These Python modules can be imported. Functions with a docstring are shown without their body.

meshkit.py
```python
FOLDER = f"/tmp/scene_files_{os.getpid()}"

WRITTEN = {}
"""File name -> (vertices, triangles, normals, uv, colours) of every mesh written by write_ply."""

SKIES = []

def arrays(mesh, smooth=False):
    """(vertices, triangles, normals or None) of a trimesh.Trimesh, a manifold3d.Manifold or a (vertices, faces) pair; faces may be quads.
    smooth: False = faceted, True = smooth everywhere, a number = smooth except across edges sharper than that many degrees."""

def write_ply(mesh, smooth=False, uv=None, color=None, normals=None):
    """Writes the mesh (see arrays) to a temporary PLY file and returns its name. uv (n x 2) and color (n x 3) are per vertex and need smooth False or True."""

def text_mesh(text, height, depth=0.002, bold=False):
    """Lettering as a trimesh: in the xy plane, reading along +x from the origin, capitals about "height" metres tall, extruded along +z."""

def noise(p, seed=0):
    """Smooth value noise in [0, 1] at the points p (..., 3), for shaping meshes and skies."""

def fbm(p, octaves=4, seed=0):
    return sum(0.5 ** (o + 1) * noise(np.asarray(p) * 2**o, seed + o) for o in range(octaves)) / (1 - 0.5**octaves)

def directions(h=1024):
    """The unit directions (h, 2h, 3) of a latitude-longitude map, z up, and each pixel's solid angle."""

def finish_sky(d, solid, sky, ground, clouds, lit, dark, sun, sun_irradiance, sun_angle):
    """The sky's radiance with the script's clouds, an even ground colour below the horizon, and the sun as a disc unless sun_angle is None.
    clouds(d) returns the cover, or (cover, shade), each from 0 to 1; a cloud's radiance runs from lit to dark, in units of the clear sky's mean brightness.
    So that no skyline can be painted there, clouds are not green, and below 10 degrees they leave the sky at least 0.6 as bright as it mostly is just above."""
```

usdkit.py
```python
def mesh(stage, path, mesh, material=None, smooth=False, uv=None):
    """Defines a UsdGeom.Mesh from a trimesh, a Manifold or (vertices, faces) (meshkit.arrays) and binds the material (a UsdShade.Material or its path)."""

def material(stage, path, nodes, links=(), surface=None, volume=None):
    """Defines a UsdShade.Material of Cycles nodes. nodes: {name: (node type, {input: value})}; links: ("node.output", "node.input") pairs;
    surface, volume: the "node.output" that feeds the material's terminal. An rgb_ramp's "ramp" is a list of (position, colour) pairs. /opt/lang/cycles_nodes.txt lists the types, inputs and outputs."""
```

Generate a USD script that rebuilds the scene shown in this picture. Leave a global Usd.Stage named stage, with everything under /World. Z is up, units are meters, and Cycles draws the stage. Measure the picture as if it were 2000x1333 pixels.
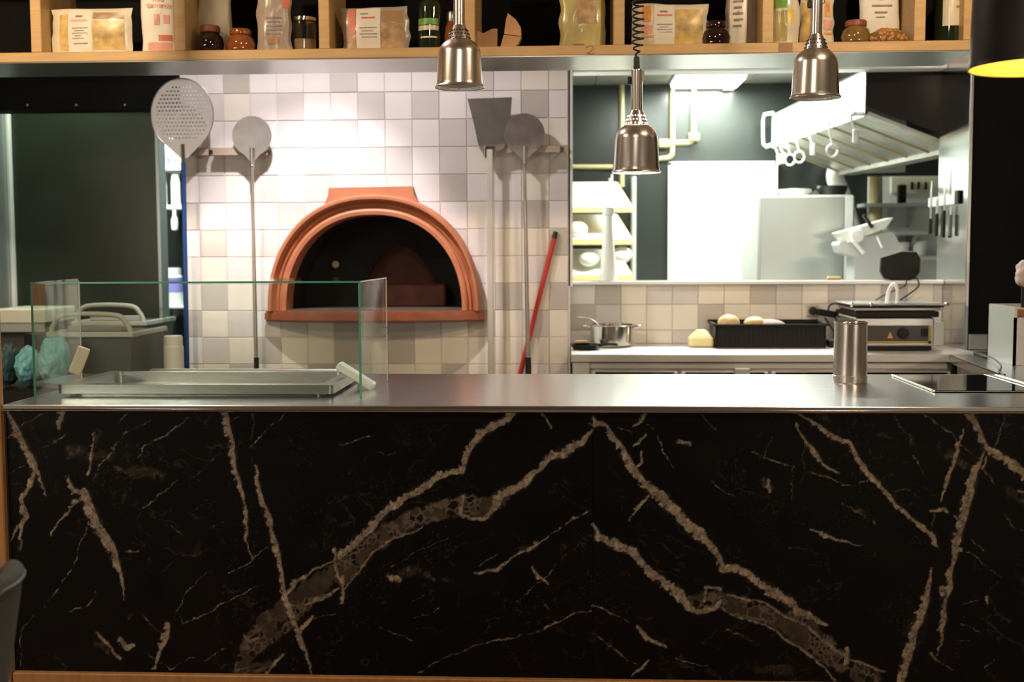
import math, random
import numpy as np, trimesh
import shapely.geometry as sg
from shapely import affinity
from shapely.ops import unary_union
import usdkit, meshkit
from pxr import Usd, UsdGeom, UsdLux, UsdShade, Gf, Sdf, Vt

random.seed(7); rng = np.random.default_rng(7)
stage = Usd.Stage.CreateInMemory()
UsdGeom.SetStageUpAxis(stage, 'Z'); UsdGeom.SetStageMetersPerUnit(stage, 1.0)
world = UsdGeom.Xform.Define(stage, '/World'); stage.SetDefaultPrim(world.GetPrim())
UsdGeom.Scope.Define(stage, '/World/Looks')

# ------------------------------------------------------------------ camera, lights, exposure
EYE = np.array([0.0, 0.0, 1.51]); FPX = 2300.0
YAW, PITCH, ROLL = 0.0513927524, 0.0755384662, -0.00435851924
def _axes():
    cy, sy = math.cos(YAW), math.sin(YAW)
    f = np.array([-sy*math.cos(PITCH), cy*math.cos(PITCH), -math.sin(PITCH)])
    r = np.array([cy, sy, 0.0]); u = np.cross(r, f)
    return r*math.cos(ROLL)+u*math.sin(ROLL), -r*math.sin(ROLL)+u*math.cos(ROLL), f
CR, CU, CF = _axes()
cam = UsdGeom.Camera.Define(stage, '/World/camera')
M = Gf.Matrix4d(1.0)
for i, row in enumerate((CR, CU, -CF, EYE)):
    M.SetRow(i, Gf.Vec4d(*map(float, row), 1.0 if i == 3 else 0.0))
cam.AddTransformOp().Set(M)
cam.CreateHorizontalApertureAttr(36.0); cam.CreateVerticalApertureAttr(24.0)
cam.CreateFocalLengthAttr(FPX*36.0/2000.0)
cam.CreateFStopAttr(2.3); cam.CreateFocusDistanceAttr(4.3)
cam.CreateClippingRangeAttr(Gf.Vec2f(0.05, 100.0))
cam.CreateExposureAttr(0.0)

def spot_light(name, pos, power, color, aim, angle, soft=0.5, radius=0.05):
    l = UsdLux.SphereLight.Define(stage, '/World/'+name); l.CreateRadiusAttr(radius); l.CreateIntensityAttr(power); l.CreateColorAttr(Gf.Vec3f(*color))
    sh = UsdLux.ShapingAPI.Apply(l.GetPrim()); sh.CreateShapingConeAngleAttr(angle); sh.CreateShapingConeSoftnessAttr(soft)
    a = np.array(aim, float); a /= np.linalg.norm(a); z = -a; x = np.cross([0, 1, 0] if abs(z[1]) < .9 else [1, 0, 0], z); x /= np.linalg.norm(x); y = np.cross(z, x)
    m = Gf.Matrix4d(1.0)
    for i, row in enumerate((x, y, z, np.array(pos, float))): m.SetRow(i, Gf.Vec4d(*map(float, row), 1.0 if i == 3 else 0.0))
    l.AddTransformOp().Set(m); return l
def rect_light(name, pos, w, h, power, color, aim=(0, 0, -1)):
    l = UsdLux.RectLight.Define(stage, '/World/'+name)
    l.CreateWidthAttr(w); l.CreateHeightAttr(h)
    l.CreateIntensityAttr(power); l.CreateColorAttr(Gf.Vec3f(*color))
    a = np.array(aim, float); a /= np.linalg.norm(a); z = -a
    x = np.cross([0, 1, 0] if abs(z[1]) < .9 else [1, 0, 0], z); x /= np.linalg.norm(x); y = np.cross(z, x)
    m = Gf.Matrix4d(1.0)
    for i, row in enumerate((x, y, z, np.array(pos, float))):
        m.SetRow(i, Gf.Vec4d(*map(float, row), 1.0 if i == 3 else 0.0))
    l.AddTransformOp().Set(m)
    return l
WARM, NEUT, COOL = (1.0, 0.68, 0.40), (1.0, 0.925, 0.93), (0.93, 1.0, 0.90)
# wall-washer spot above the shelf, lighting the tiled oven wall
rect_light('wall_washer_light', (-1.40, 5.30, 3.48), 0.10, 0.10, 1150.0, NEUT, (0, 0.3, -1))
spot_light('wall_spot_light', (-1.40, 5.30, 3.48), 2700.0, NEUT, (0, 0.40, -1), 26.0)
# kitchen fluorescent fixtures behind the pass
rect_light('kitchen_light_rear', (1.03, 9.16, 2.775), 0.50, 0.46, 100.0, COOL)
rect_light('kitchen_light_front', (1.0, 7.75, 2.80), 1.2, 0.30, 125.0, COOL)
rect_light('scullery_light', (-3.0, 8.0, 2.78), 0.6, 0.3, 170.0, COOL)
rect_light('passage_fill_light', (-3.0, 6.95, 2.82), 0.5, 0.16, 55.0, (0.85, 1.0, 0.80), (0, -0.15, -1))  # added unseen fill that gives the dark passage panel its greenish glow
# added unseen fill above the aisle, behind the shelf, brightening the back counter
rect_light('aisle_fill_light', (1.05, 5.78, 3.10), 0.5, 0.2, 32.0, (1.0, 0.95, 0.89), (0.25, 0.1, -1))
# warm ceiling spots of the dining room, turned towards the shelf and the bar
rect_light('dining_spot_left', (-2.3, 3.5, 3.22), 0.12, 0.12, 900.0, (1.0, 0.74, 0.46), (-0.1, 0.92, -0.45))
rect_light('dining_spot_right', (1.4, 3.5, 3.22), 0.12, 0.12, 640.0, (1.0, 0.74, 0.46), (0.1, 0.92, -0.45))
rect_light('dining_spot_middle', (-0.2, 1.4, 3.25), 0.25, 0.25, 105.0, (1.0, 0.80, 0.60), (0, 0.6, -1))
# added unseen strip lights behind the camera, shaped for streaks on the metal
rect_light('streak_light_right', (3.7, -1.6, 1.75), 0.09, 2.2, 90.0, (1.0, 0.84, 0.66), (-0.6, 1, 0))
rect_light('streak_light_left', (-4.3, 0.3, 1.75), 0.09, 2.2, 80.0, (1.0, 0.84, 0.66), (0.6, 1, 0))

# ------------------------------------------------------------------ helpers: pixels of the 2000x1333 photograph to points on real planes
def ray(x, y): return CF*FPX + CR*(x-1000.0) + CU*(666.5-y)
def at(x, y, Y):
    d = ray(x, y); d = d*(Y/d[1]); return float(d[0]), float(d[2]+EYE[2])
def atz(x, y, Z):
    d = ray(x, y); d = d*((Z-EYE[2])/d[2]); return float(d[0]), float(d[1])

# ------------------------------------------------------------------ materials
L = '/World/Looks/'
def mat(name, color, rough=0.5, metal=0.0, var=0.0, scale=20.0, bump=0.0, spec=0.5, coat=0.0, emit=0.0, emitc=None, trans=0.0, stretch=None, ior=1.5):
    n = {'p': ('principled_bsdf', {'base_color': color, 'roughness': rough, 'metallic': metal, 'specular_ior_level': spec, 'coat_weight': coat, 'transmission_weight': trans, 'ior': ior})}
    k = []
    if emit: n['p'][1].update(emission_color=emitc or color, emission_strength=emit)
    if var or bump:
        n['tc'] = ('texture_coordinate', {}); n['mp'] = ('mapping', {'scale': stretch or (1, 1, 1)})
        n['n'] = ('noise_texture', {'scale': scale, 'detail': 4.0})
        k += [('tc.object', 'mp.vector'), ('mp.vector', 'n.vector')]
    if var:
        lo = tuple(max(0, c*(1-var)) for c in color); hi = tuple(min(1, c*(1+var)) for c in color)
        n['r'] = ('rgb_ramp', {'ramp': [(0.25, lo), (0.75, hi)]}); k += [('n.fac', 'r.fac'), ('r.color', 'p.base_color')]
    if bump:
        n['b'] = ('bump', {'strength': bump, 'distance': 0.004}); k += [('n.fac', 'b.height'), ('b.normal', 'p.normal')]
    return usdkit.material(stage, L+name, n, k, surface='p.BSDF')

steel = mat('brushed_steel', (0.62, 0.61, 0.59), 0.30, 1.0, var=0.08, scale=6, stretch=(2, 30, 30))
steel_top = mat('steel_worktop', (0.72, 0.72, 0.73), 0.24, 1.0, var=0.08, scale=8, stretch=(1, 6, 6), bump=0.02)
steel_dull = mat('dull_steel', (0.50, 0.48, 0.46), 0.42, 1.0, var=0.12, scale=9)
nickel = mat('brushed_nickel', (0.76, 0.735, 0.70), 0.24, 1.0, var=0.05, scale=30, stretch=(1, 1, .05))
polish = mat('polished_steel', (0.70, 0.66, 0.61), 0.12, 1.0)
alu = mat('peel_aluminium', (0.44, 0.43, 0.445), 0.34, 1.0, var=0.12, scale=12)
alu_dark = mat('worn_peel_metal', (0.34, 0.31, 0.30), 0.42, 0.9, var=0.22, scale=14)
perf = mat('perforated_metal', (0.58, 0.565, 0.56), 0.45, 0.85, var=0.06, scale=10)
steel_wall = mat('steel_wall_sheet', (0.60, 0.61, 0.59), 0.13, 1.0, var=0.05, scale=3)
steel_front = mat('satin_steel_front', (0.74, 0.71, 0.67), 0.42, 0.55, var=0.05, scale=6, stretch=(1, 20, 20))
hood_steel = mat('hood_steel', (0.74, 0.76, 0.74), 0.34, 0.75, var=0.05, scale=5)
filter_steel = mat('filter_steel', (0.62, 0.62, 0.56), 0.36, 0.8, var=0.15, scale=12)
hood_shade = mat('hood_end_shade', (0.016, 0.013, 0.012), 0.45, spec=0.2)  # near-black colour stands in for shade on the steel hood end
under_grey = mat('shelf_underside_grey', (0.34, 0.345, 0.33), 0.30, 0.95, var=0.05, scale=4)
black_matte = mat('matte_black_paint', (0.005, 0.005, 0.005), 0.7, var=0.2, scale=5, spec=0.08)
black_gloss = mat('black_glass', (0.006, 0.007, 0.008), 0.07)
black_plastic = mat('black_plastic', (0.010, 0.009, 0.008), 0.42, var=0.2, scale=30, spec=0.25)
rubber = mat('black_rubber', (0.01, 0.01, 0.011), 0.55)
green_wall = mat('dark_green_gloss_paint', (0.018, 0.023, 0.020), 0.26, var=0.12, scale=2.5)
passage_panel = mat('dark_panel_gloss', (0.016, 0.022, 0.012), 0.34, var=0.2, scale=2.0)
grey_wall = mat('grey_steel_cladding', (0.36, 0.40, 0.39), 0.32, 0.6, var=0.06, scale=3)
ceil_mat = mat('kitchen_ceiling_paint', (0.16, 0.165, 0.14), 0.7, var=0.05, scale=3)
room_paint = mat('dining_wall_paint', (0.30, 0.24, 0.18), 0.8, var=0.1, scale=2)
white_paint = mat('white_paint', (0.82, 0.82, 0.79), 0.4, var=0.02, scale=4)
white_plastic = mat('white_plastic', (0.84, 0.83, 0.80), 0.35)
cream_plastic = mat('beige_plastic', (0.72, 0.60, 0.47), 0.4)
cream_paint = mat('cream_pipe_paint', (0.36, 0.30, 0.14), 0.4, var=0.05, scale=10)
grout = mat('grout', (0.70, 0.64, 0.60), 0.85, var=0.08, scale=60)
terracotta = mat('terracotta', (0.48, 0.175, 0.085), 0.55, var=0.14, scale=9, bump=0.12)
terracotta_lip = mat('terracotta_ledge_brick', (0.34, 0.105, 0.055), 0.40, var=0.2, scale=14, bump=0.1)
soot = mat('oven_soot', (0.004, 0.004, 0.004), 0.85, var=0.3, scale=6)
firebrick = mat('oven_firebrick', (0.10, 0.034, 0.022), 0.8, var=0.25, scale=10, bump=0.2)
hearth = mat('hearth_stone', (0.09, 0.07, 0.06), 0.55, var=0.2, scale=10)
blue = mat('blue_pole_paint', (0.012, 0.055, 0.21), 0.35)
red = mat('red_pole_paint', (0.55, 0.035, 0.022), 0.4)
grey_bin = mat('grey_bin_plastic', (0.085, 0.095, 0.08), 0.45, var=0.06, scale=15)
grey_rail = mat('grey_bin_rim', (0.42, 0.43, 0.38), 0.4)
teal_bag = mat('teal_plastic_film', (0.22, 0.58, 0.68), 0.22, var=0.25, scale=7, bump=0.4)
yellow = mat('yellow_sticker', (0.75, 0.62, 0.06), 0.5)
lilac = mat('lilac_label', (0.30, 0.27, 0.72), 0.5)
wood = mat('warm_oak', (0.56, 0.36, 0.16), 0.45, var=0.13, scale=5, stretch=(1, 12, 12))
wood_trim = mat('orange_oak_trim', (0.42, 0.21, 0.075), 0.45, var=0.18, scale=6, stretch=(8, 8, 1))
wood_patch = mat('brown_knot', (0.30, 0.15, 0.06), 0.5, var=0.2, scale=20)
bread_wood = mat('bread_shelf_wood', (0.72, 0.55, 0.24), 0.5, var=0.1, scale=8)
paper_white = mat('white_paper', (0.78, 0.75, 0.68), 0.7, var=0.03, scale=20)
film = mat('pack_film_cream', (0.66, 0.60, 0.47), 0.22, var=0.08, scale=14, bump=0.3)
film_grey = mat('pack_film_grey', (0.36, 0.30, 0.25), 0.25, var=0.15, scale=14, bump=0.3)
paper_label = mat('pack_label', (0.70, 0.66, 0.58), 0.35)
ink = mat('grey_ink', (0.22, 0.19, 0.17), 0.5)
ink_brown = mat('brown_print', (0.36, 0.22, 0.11), 0.35)
ink_red = mat('red_print', (0.60, 0.16, 0.10), 0.45)
ink_pink = mat('pink_print', (0.72, 0.36, 0.27), 0.5)
ink_orange = mat('orange_print', (0.70, 0.30, 0.06), 0.45)
ink_green = mat('green_print', (0.14, 0.36, 0.05), 0.4, var=0.5, scale=22)
ink_yellow = mat('yellow_print', (0.72, 0.52, 0.08), 0.4)
pasta = mat('pasta_in_bag', (0.52, 0.35, 0.12), 0.35, var=0.6, scale=17, bump=0.5)
rusk = mat('biscuits_in_bag', (0.42, 0.26, 0.13), 0.4, var=0.5, scale=22, bump=0.5)
olive_pack = mat('clear_pack_olive', (0.50, 0.43, 0.18), 0.2, var=0.35, scale=9, bump=0.6)
kraft = mat('crumpled_paper', (0.62, 0.56, 0.42), 0.6, var=0.12, scale=12, bump=0.7)
dark_jar = mat('dark_jam_glass', (0.022, 0.008, 0.007), 0.06, coat=0.5)
amber_jar = mat('amber_jam_glass', (0.24, 0.075, 0.02), 0.08, coat=0.5, var=0.3, scale=25)
olive_jar = mat('olive_jam_glass', (0.19, 0.11, 0.035), 0.08, coat=0.5, var=0.3, scale=25)
jar_cloth = mat('red_jar_cloth', (0.26, 0.075, 0.04), 0.5, var=0.3, scale=40)
green_glass = mat('dark_green_bottle', (0.012, 0.022, 0.010), 0.05, coat=0.4)
nut_mat = mat('hazelnut_shell', (0.42, 0.19, 0.07), 0.4, var=0.3, scale=40)
cheese_rind = mat('wooden_wedge', (0.50, 0.27, 0.12), 0.55, var=0.18, scale=12)
clear_glass = usdkit.material(stage, L+'jar_glass', {'p': ('principled_bsdf', {'base_color': (0.95, 0.97, 0.96), 'roughness': 0.03, 'transmission_weight': 1.0, 'ior': 1.45})}, [], surface='p.BSDF')
pane = usdkit.material(stage, L+'clear_pane', {'f': ('fresnel', {'IOR': 1.5}), 't': ('transparent_bsdf', {'color': (0.93, 0.975, 0.955)}), 'g': ('glossy_bsdf', {'color': (1, 1, 1), 'roughness': 0.02}), 'h': ('math', {'math_type': 'multiply', 'value2': 0.26}), 'm': ('mix_closure', {})},
                       [('f.fac', 'h.value1'), ('h.value', 'm.fac'), ('t.BSDF', 'm.closure1'), ('g.BSDF', 'm.closure2')], surface='m.closure')
glass_edge = mat('green_glass_edge', (0.10, 0.36, 0.28), 0.15, spec=0.8)
glass_edge_pale = mat('pale_glass_edge', (0.55, 0.55, 0.52), 0.12, spec=0.8)
bulb_mat = usdkit.material(stage, L+'lamp_bulb', {'e': ('emission', {'color': (1.0, 0.74, 0.42), 'strength': 190.0})}, [], surface='e.emission')
pend_bulb = usdkit.material(stage, L+'pendant_bulb', {'e': ('emission', {'color': (1.0, 0.86, 0.55), 'strength': 60.0})}, [], surface='e.emission')
tube_mat = usdkit.material(stage, L+'fluorescent_diffuser', {'e': ('emission', {'color': (0.95, 1.0, 0.88), 'strength': 9.0})}, [], surface='e.emission')
gold = mat('gold_shade_lining', (0.90, 0.62, 0.14), 0.45, 0.3)
bread = mat('bread_crust', (0.70, 0.50, 0.24), 0.55, var=0.25, scale=18)
butter = mat('pale_cheese', (0.80, 0.70, 0.36), 0.45)
pink_cloth = mat('pinkish_cloth', (0.50, 0.38, 0.36), 0.85, var=0.25, scale=30, bump=0.5)
cardboard = mat('cardboard', (0.30, 0.17, 0.09), 0.8)
box_grey = mat('light_grey_metal', (0.55, 0.57, 0.55), 0.35, 0.3)
chair_fabric = mat('grey_felt_upholstery', (0.085, 0.082, 0.072), 0.85, var=0.15, scale=90, bump=0.25)
floor_wood = mat('floor_oak', (0.30, 0.17, 0.075), 0.5, var=0.22, scale=4, stretch=(1, 10, 1))
tile_floor = mat('kitchen_floor_tile', (0.12, 0.10, 0.09), 0.5, var=0.15, scale=5)
rack_tan = mat('tan_lacquer', (0.42, 0.34, 0.25), 0.5)
gold_line = mat('gold_panel_frame', (0.38, 0.29, 0.10), 0.35, 0.6)
panel_dark = mat('grill_control_panel', (0.05, 0.045, 0.04), 0.4)
slicer_white = mat('slicer_enamel', (0.78, 0.79, 0.72), 0.3)
tiles_m = {}
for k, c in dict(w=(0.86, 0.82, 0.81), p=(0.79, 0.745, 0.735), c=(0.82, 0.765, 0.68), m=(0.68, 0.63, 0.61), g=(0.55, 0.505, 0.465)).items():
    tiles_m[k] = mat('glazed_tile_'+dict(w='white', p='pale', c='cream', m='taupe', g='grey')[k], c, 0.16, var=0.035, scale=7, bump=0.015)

# ------------------------------------------------------------------ object bookkeeping
used, bases = {}, {}
def numbered(parent, name):
    k = (parent, name); n = used.get(k, 0); used[k] = n+1
    return f'{parent}/{name}' + (f'_{n:03d}' if n else '')
def tag(prim, label=None, cat=None, group=None, kind=None):
    for k, v in (('label', label), ('category', cat), ('group', group), ('kind', kind)):
        if v: prim.SetCustomDataByKey(k, v)
def thing(name, label, cat, loc=(0, 0, 0), group=None, kind=None):
    p = numbered('/World', name); x = UsdGeom.Xform.Define(stage, p); x.AddTranslateOp().Set(Gf.Vec3d(*map(float, loc)))
    bases[p] = np.array(loc, float); tag(x.GetPrim(), label, cat, group, kind); return p
def part(name, mesh, m, parent, label=None, smooth=False, kind=None):
    v, f = (np.array(mesh.vertices), np.array(mesh.faces)) if not isinstance(mesh, tuple) else mesh
    p = numbered(parent, name); base = bases.get(parent, np.zeros(3)); bases[p] = base
    o = usdkit.mesh(stage, p, (v-base, f), m, smooth=smooth)
    tag(o.GetPrim(), label, None, None, kind); return p
def solid(name, mesh, m, label, cat, group=None, kind=None, smooth=False):
    v = np.array(mesh.vertices); lo, hi = v.min(0), v.max(0)
    loc = np.array([(lo[0]+hi[0])/2, (lo[1]+hi[1])/2, lo[2]])
    p = numbered('/World', name); o = usdkit.mesh(stage, p, (v-loc, np.array(mesh.faces)), m, smooth=smooth)
    o.AddTranslateOp().Set(Gf.Vec3d(*map(float, loc))); bases[p] = loc; tag(o.GetPrim(), label, cat, group, kind); return p
def struct(name, mesh, m, label=None, smooth=False):
    p = f'/World/{name}'; o = usdkit.mesh(stage, p, mesh, m, smooth=smooth); bases[p] = np.zeros(3)
    tag(o.GetPrim(), label, None, None, 'structure'); return p
def dup(src, loc, label, cat, group=None):
    name = src.rsplit('/', 1)[1]; p = numbered('/World', name)
    x = UsdGeom.Xform.Define(stage, p); x.GetPrim().GetReferences().AddInternalReference(Sdf.Path(src))
    UsdGeom.XformCommonAPI(x).SetTranslate(Gf.Vec3d(*map(float, loc))); x.GetPrim().SetInstanceable(True)
    tag(x.GetPrim(), label, cat, group); return p

# ------------------------------------------------------------------ shapes
cat_ = trimesh.util.concatenate
def box(x0, x1, y0, y1, z0, z1, b=0.0):
    if x0 > x1: x0, x1 = x1, x0
    if y0 > y1: y0, y1 = y1, y0
    if z0 > z1: z0, z1 = z1, z0
    if b <= 0:
        m = trimesh.creation.box((x1-x0, y1-y0, z1-z0)); m.apply_translation(((x0+x1)/2, (y0+y1)/2, (z0+z1)/2)); return m
    b = min(b, (x1-x0)/2.01, (y1-y0)/2.01, (z1-z0)/2.01); pts = []
    for ax in range(3):
        for s in np.ndindex(2, 2, 2):
            p = [(x0, x1)[s[0]], (y0, y1)[s[1]], (z0, z1)[s[2]]]
            for o in range(3):
                if o != ax: p[o] += b if s[o] == 0 else -b
            pts.append(p)
    return trimesh.convex.convex_hull(np.array(pts))
def rbox(x0, x1, y0, y1, z0, z1, r, n=2):
    pts = []
    s = trimesh.creation.icosphere(n, r).vertices
    for c in np.ndindex(2, 2, 2):
        pts.append(s+np.array([(x0+r, x1-r)[c[0]], (y0+r, y1-r)[c[1]], (z0+r, z1-r)[c[2]]]))
    return trimesh.convex.convex_hull(np.vstack(pts))
def lathe(prof, x=0, y=0, n=32, sx=1.0, sy=1.0):
    prof = np.array(prof, float); a = np.linspace(0, 2*np.pi, n, endpoint=False); k = len(prof)
    v = np.stack([prof[:, None, 0]*np.cos(a)*sx+x, prof[:, None, 0]*np.sin(a)*sy+y, np.repeat(prof[:, 1:2], n, 1)], -1).reshape(-1, 3)
    i, j = np.meshgrid(np.arange(k-1), np.arange(n), indexing='ij'); jn = (j+1) % n
    q = np.stack([i*n+j, i*n+jn, (i+1)*n+jn, (i+1)*n+j], -1).reshape(-1, 4)
    f = np.vstack([q[:, [0, 1, 2]], q[:, [0, 2, 3]]])
    m = trimesh.Trimesh(v, f, process=False); m.merge_vertices(); m.update_faces(m.nondegenerate_faces()); return m
def tube(points, r, n=10, caps=True):
    P = np.array(points, float); R = np.broadcast_to(np.array(r, float), (len(P),))
    t = np.gradient(P, axis=0); t /= np.linalg.norm(t, axis=1, keepdims=True)+1e-12
    ref = np.array([0, 0, 1.0]) if abs(t[0, 2]) < .8 else np.array([1.0, 0, 0]); A = []
    a = np.cross(t[0], ref); a /= np.linalg.norm(a)
    for k in range(len(P)):
        a = a-t[k]*(a@t[k]); a /= np.linalg.norm(a)+1e-12; A.append(a.copy())
    A = np.array(A); B = np.cross(t, A); an = np.linspace(0, 2*np.pi, n, endpoint=False)
    v = (P[:, None]+R[:, None, None]*(np.cos(an)[None, :, None]*A[:, None]+np.sin(an)[None, :, None]*B[:, None])).reshape(-1, 3)
    i, j = np.meshgrid(np.arange(len(P)-1), np.arange(n), indexing='ij'); jn = (j+1) % n
    q = np.stack([i*n+j, i*n+jn, (i+1)*n+jn, (i+1)*n+j], -1).reshape(-1, 4); f = [q[:, [0, 1, 2]], q[:, [0, 2, 3]]]
    if caps:
        c0, c1 = len(v), len(v)+1; v = np.vstack([v, P[:1], P[-1:]]); j = np.arange(n); b = (len(P)-1)*n
        f += [np.stack([np.full(n, c0), (j+1) % n, j], 1), np.stack([np.full(n, c1), b+j, b+(j+1) % n], 1)]
    return trimesh.Trimesh(v, np.vstack(f), process=False)
def smooth_path(pts, n=8):
    pts = np.array(pts, float); out = []
    p = np.vstack([2*pts[0]-pts[1], pts, 2*pts[-1]-pts[-2]])
    for k in range(1, len(p)-2):
        for t in np.linspace(0, 1, n, endpoint=False):
            out.append(0.5*((2*p[k])+(-p[k-1]+p[k+1])*t+(2*p[k-1]-5*p[k]+4*p[k+1]-p[k+2])*t*t+(-p[k-1]+3*p[k]-3*p[k+1]+p[k+2])*t**3))
    out.append(pts[-1]); return np.array(out)
def extrude_y(poly, y0, y1):
    """2D polygon in XZ extruded from y0 to y1"""
    m = trimesh.creation.extrude_polygon(poly, abs(y1-y0), engine='earcut'); v = m.vertices.copy()
    m.vertices = np.stack([v[:, 0], max(y0, y1)-v[:, 2], v[:, 1]], 1); m.invert() if m.volume < 0 else None; return m
def extrude_z(poly, z0, z1):
    m = trimesh.creation.extrude_polygon(poly, z1-z0, engine='earcut'); m.apply_translation((0, 0, z0)); return m
def extrude_x(poly, x0, x1):
    """2D polygon in YZ extruded along x"""
    m = trimesh.creation.extrude_polygon(poly, x1-x0, engine='earcut'); v = m.vertices.copy()
    m.vertices = np.stack([v[:, 2]+x0, v[:, 0], v[:, 1]], 1); m.invert() if m.volume < 0 else None; return m
def text(s, height, x, y, z, depth=0.0008, bold=False, center=True):
    m = meshkit.text_mesh(s, height, depth, bold); v = m.vertices.copy()
    if center: v[:, 0] -= (v[:, 0].min()+v[:, 0].max())/2
    m.vertices = np.stack([v[:, 0]+x, y-v[:, 2], v[:, 1]+z], 1)
    return m
def rot_about(mesh, deg, axis, point):
    mesh.apply_transform(trimesh.transformations.rotation_matrix(math.radians(deg), axis, point)); return mesh
def grid_mesh(P):
    h, w = P.shape[:2]; i, j = np.meshgrid(np.arange(h-1), np.arange(w-1), indexing='ij')
    q = np.stack([i*w+j, i*w+j+1, (i+1)*w+j+1, (i+1)*w+j], -1).reshape(-1, 4)
    return trimesh.Trimesh(P.reshape(-1, 3), np.vstack([q[:, [0, 1, 2]], q[:, [0, 2, 3]]]), process=False)

# ================================================================== SETTING
FZ = -0.08                      # floor
ZB = 0.97                       # worktops
YC = 4.10                       # customer face of the bar
YO, YP = 6.50, 6.92             # tiled oven wall, backsplash / pass wall
XO0, XO1 = -2.17, -0.012
XR = 2.135                      # right-hand steel cheek of the niche
ZS, ZT = 1.338, 2.548           # sill and head of the pass
CEIL, KCEIL, YK = 3.70, 2.84, 9.50
struct('floor', box(-5.2, 4.2, -2.2, 9.7, FZ-0.1, FZ), tile_floor)
fl = '/World/floor'
for k in range(8):             # oak boards of the dining side
    part('floor_board', box(-5.0, 4.0, 4.075-0.14*(k+1)+0.003, 4.075-0.14*k, FZ, FZ+0.012, 0.003), floor_wood, fl)
struct('ceiling', box(-5.2, 4.2, -2.2, 7.02, CEIL, CEIL+0.1), room_paint)
struct('ceiling_kitchen', cat_([box(-0.62, 3.4, YP+0.10, YK+0.1, KCEIL, KCEIL+0.1)]), ceil_mat)
for x in (0.18, 0.78, 1.38, 1.98, 2.58):
    part('ceiling_panel', box(x-0.596, x-0.004, YP+0.12, YK-0.01, KCEIL-0.012, KCEIL, 0.004), ceil_mat, '/World/ceiling_kitchen')
struct('ceiling_scullery', box(-5.0, -2.1, 6.62, 9.6, KCEIL, KCEIL+0.1), ceil_mat)
struct('wall_dining_rear', box(-5.2, 4.2, -2.2, -2.1, FZ, CEIL), room_paint)
struct('wall_dining_left', box(-5.3, -5.2, -2.2, 9.7, FZ, CEIL), room_paint)
struct('wall_dining_right', box(4.2, 4.3, -2.2, 9.7, FZ, CEIL), room_paint)
# pass wall with its opening
op = sg.box(XO1-0.05, FZ, 3.6, CEIL).difference(sg.box(XO1, ZS, XR+.004, ZT))
struct('wall_pass', extrude_y(op, YP+0.006, YP+0.12), grout)
struct('wall_kitchen_back', box(-0.7, 3.5, YK, YK+0.1, FZ, KCEIL+0.1), green_wall)
struct('wall_kitchen_left', box(-0.72, -0.62, YP+0.12, YK+0.1, FZ, KCEIL), green_wall)
struct('wall_kitchen_right', box(3.4, 3.5, YP+0.12, YK+0.1, FZ, KCEIL), white_paint)
struct('wall_niche_right', box(XR, XR+0.006, YO, YP+0.125, ZB, CEIL), steel_wall, 'brushed steel cheek of the niche')
struct('wall_right', box(XR+0.006, 4.2, YO, YO+0.1, FZ, CEIL), black_matte)
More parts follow.
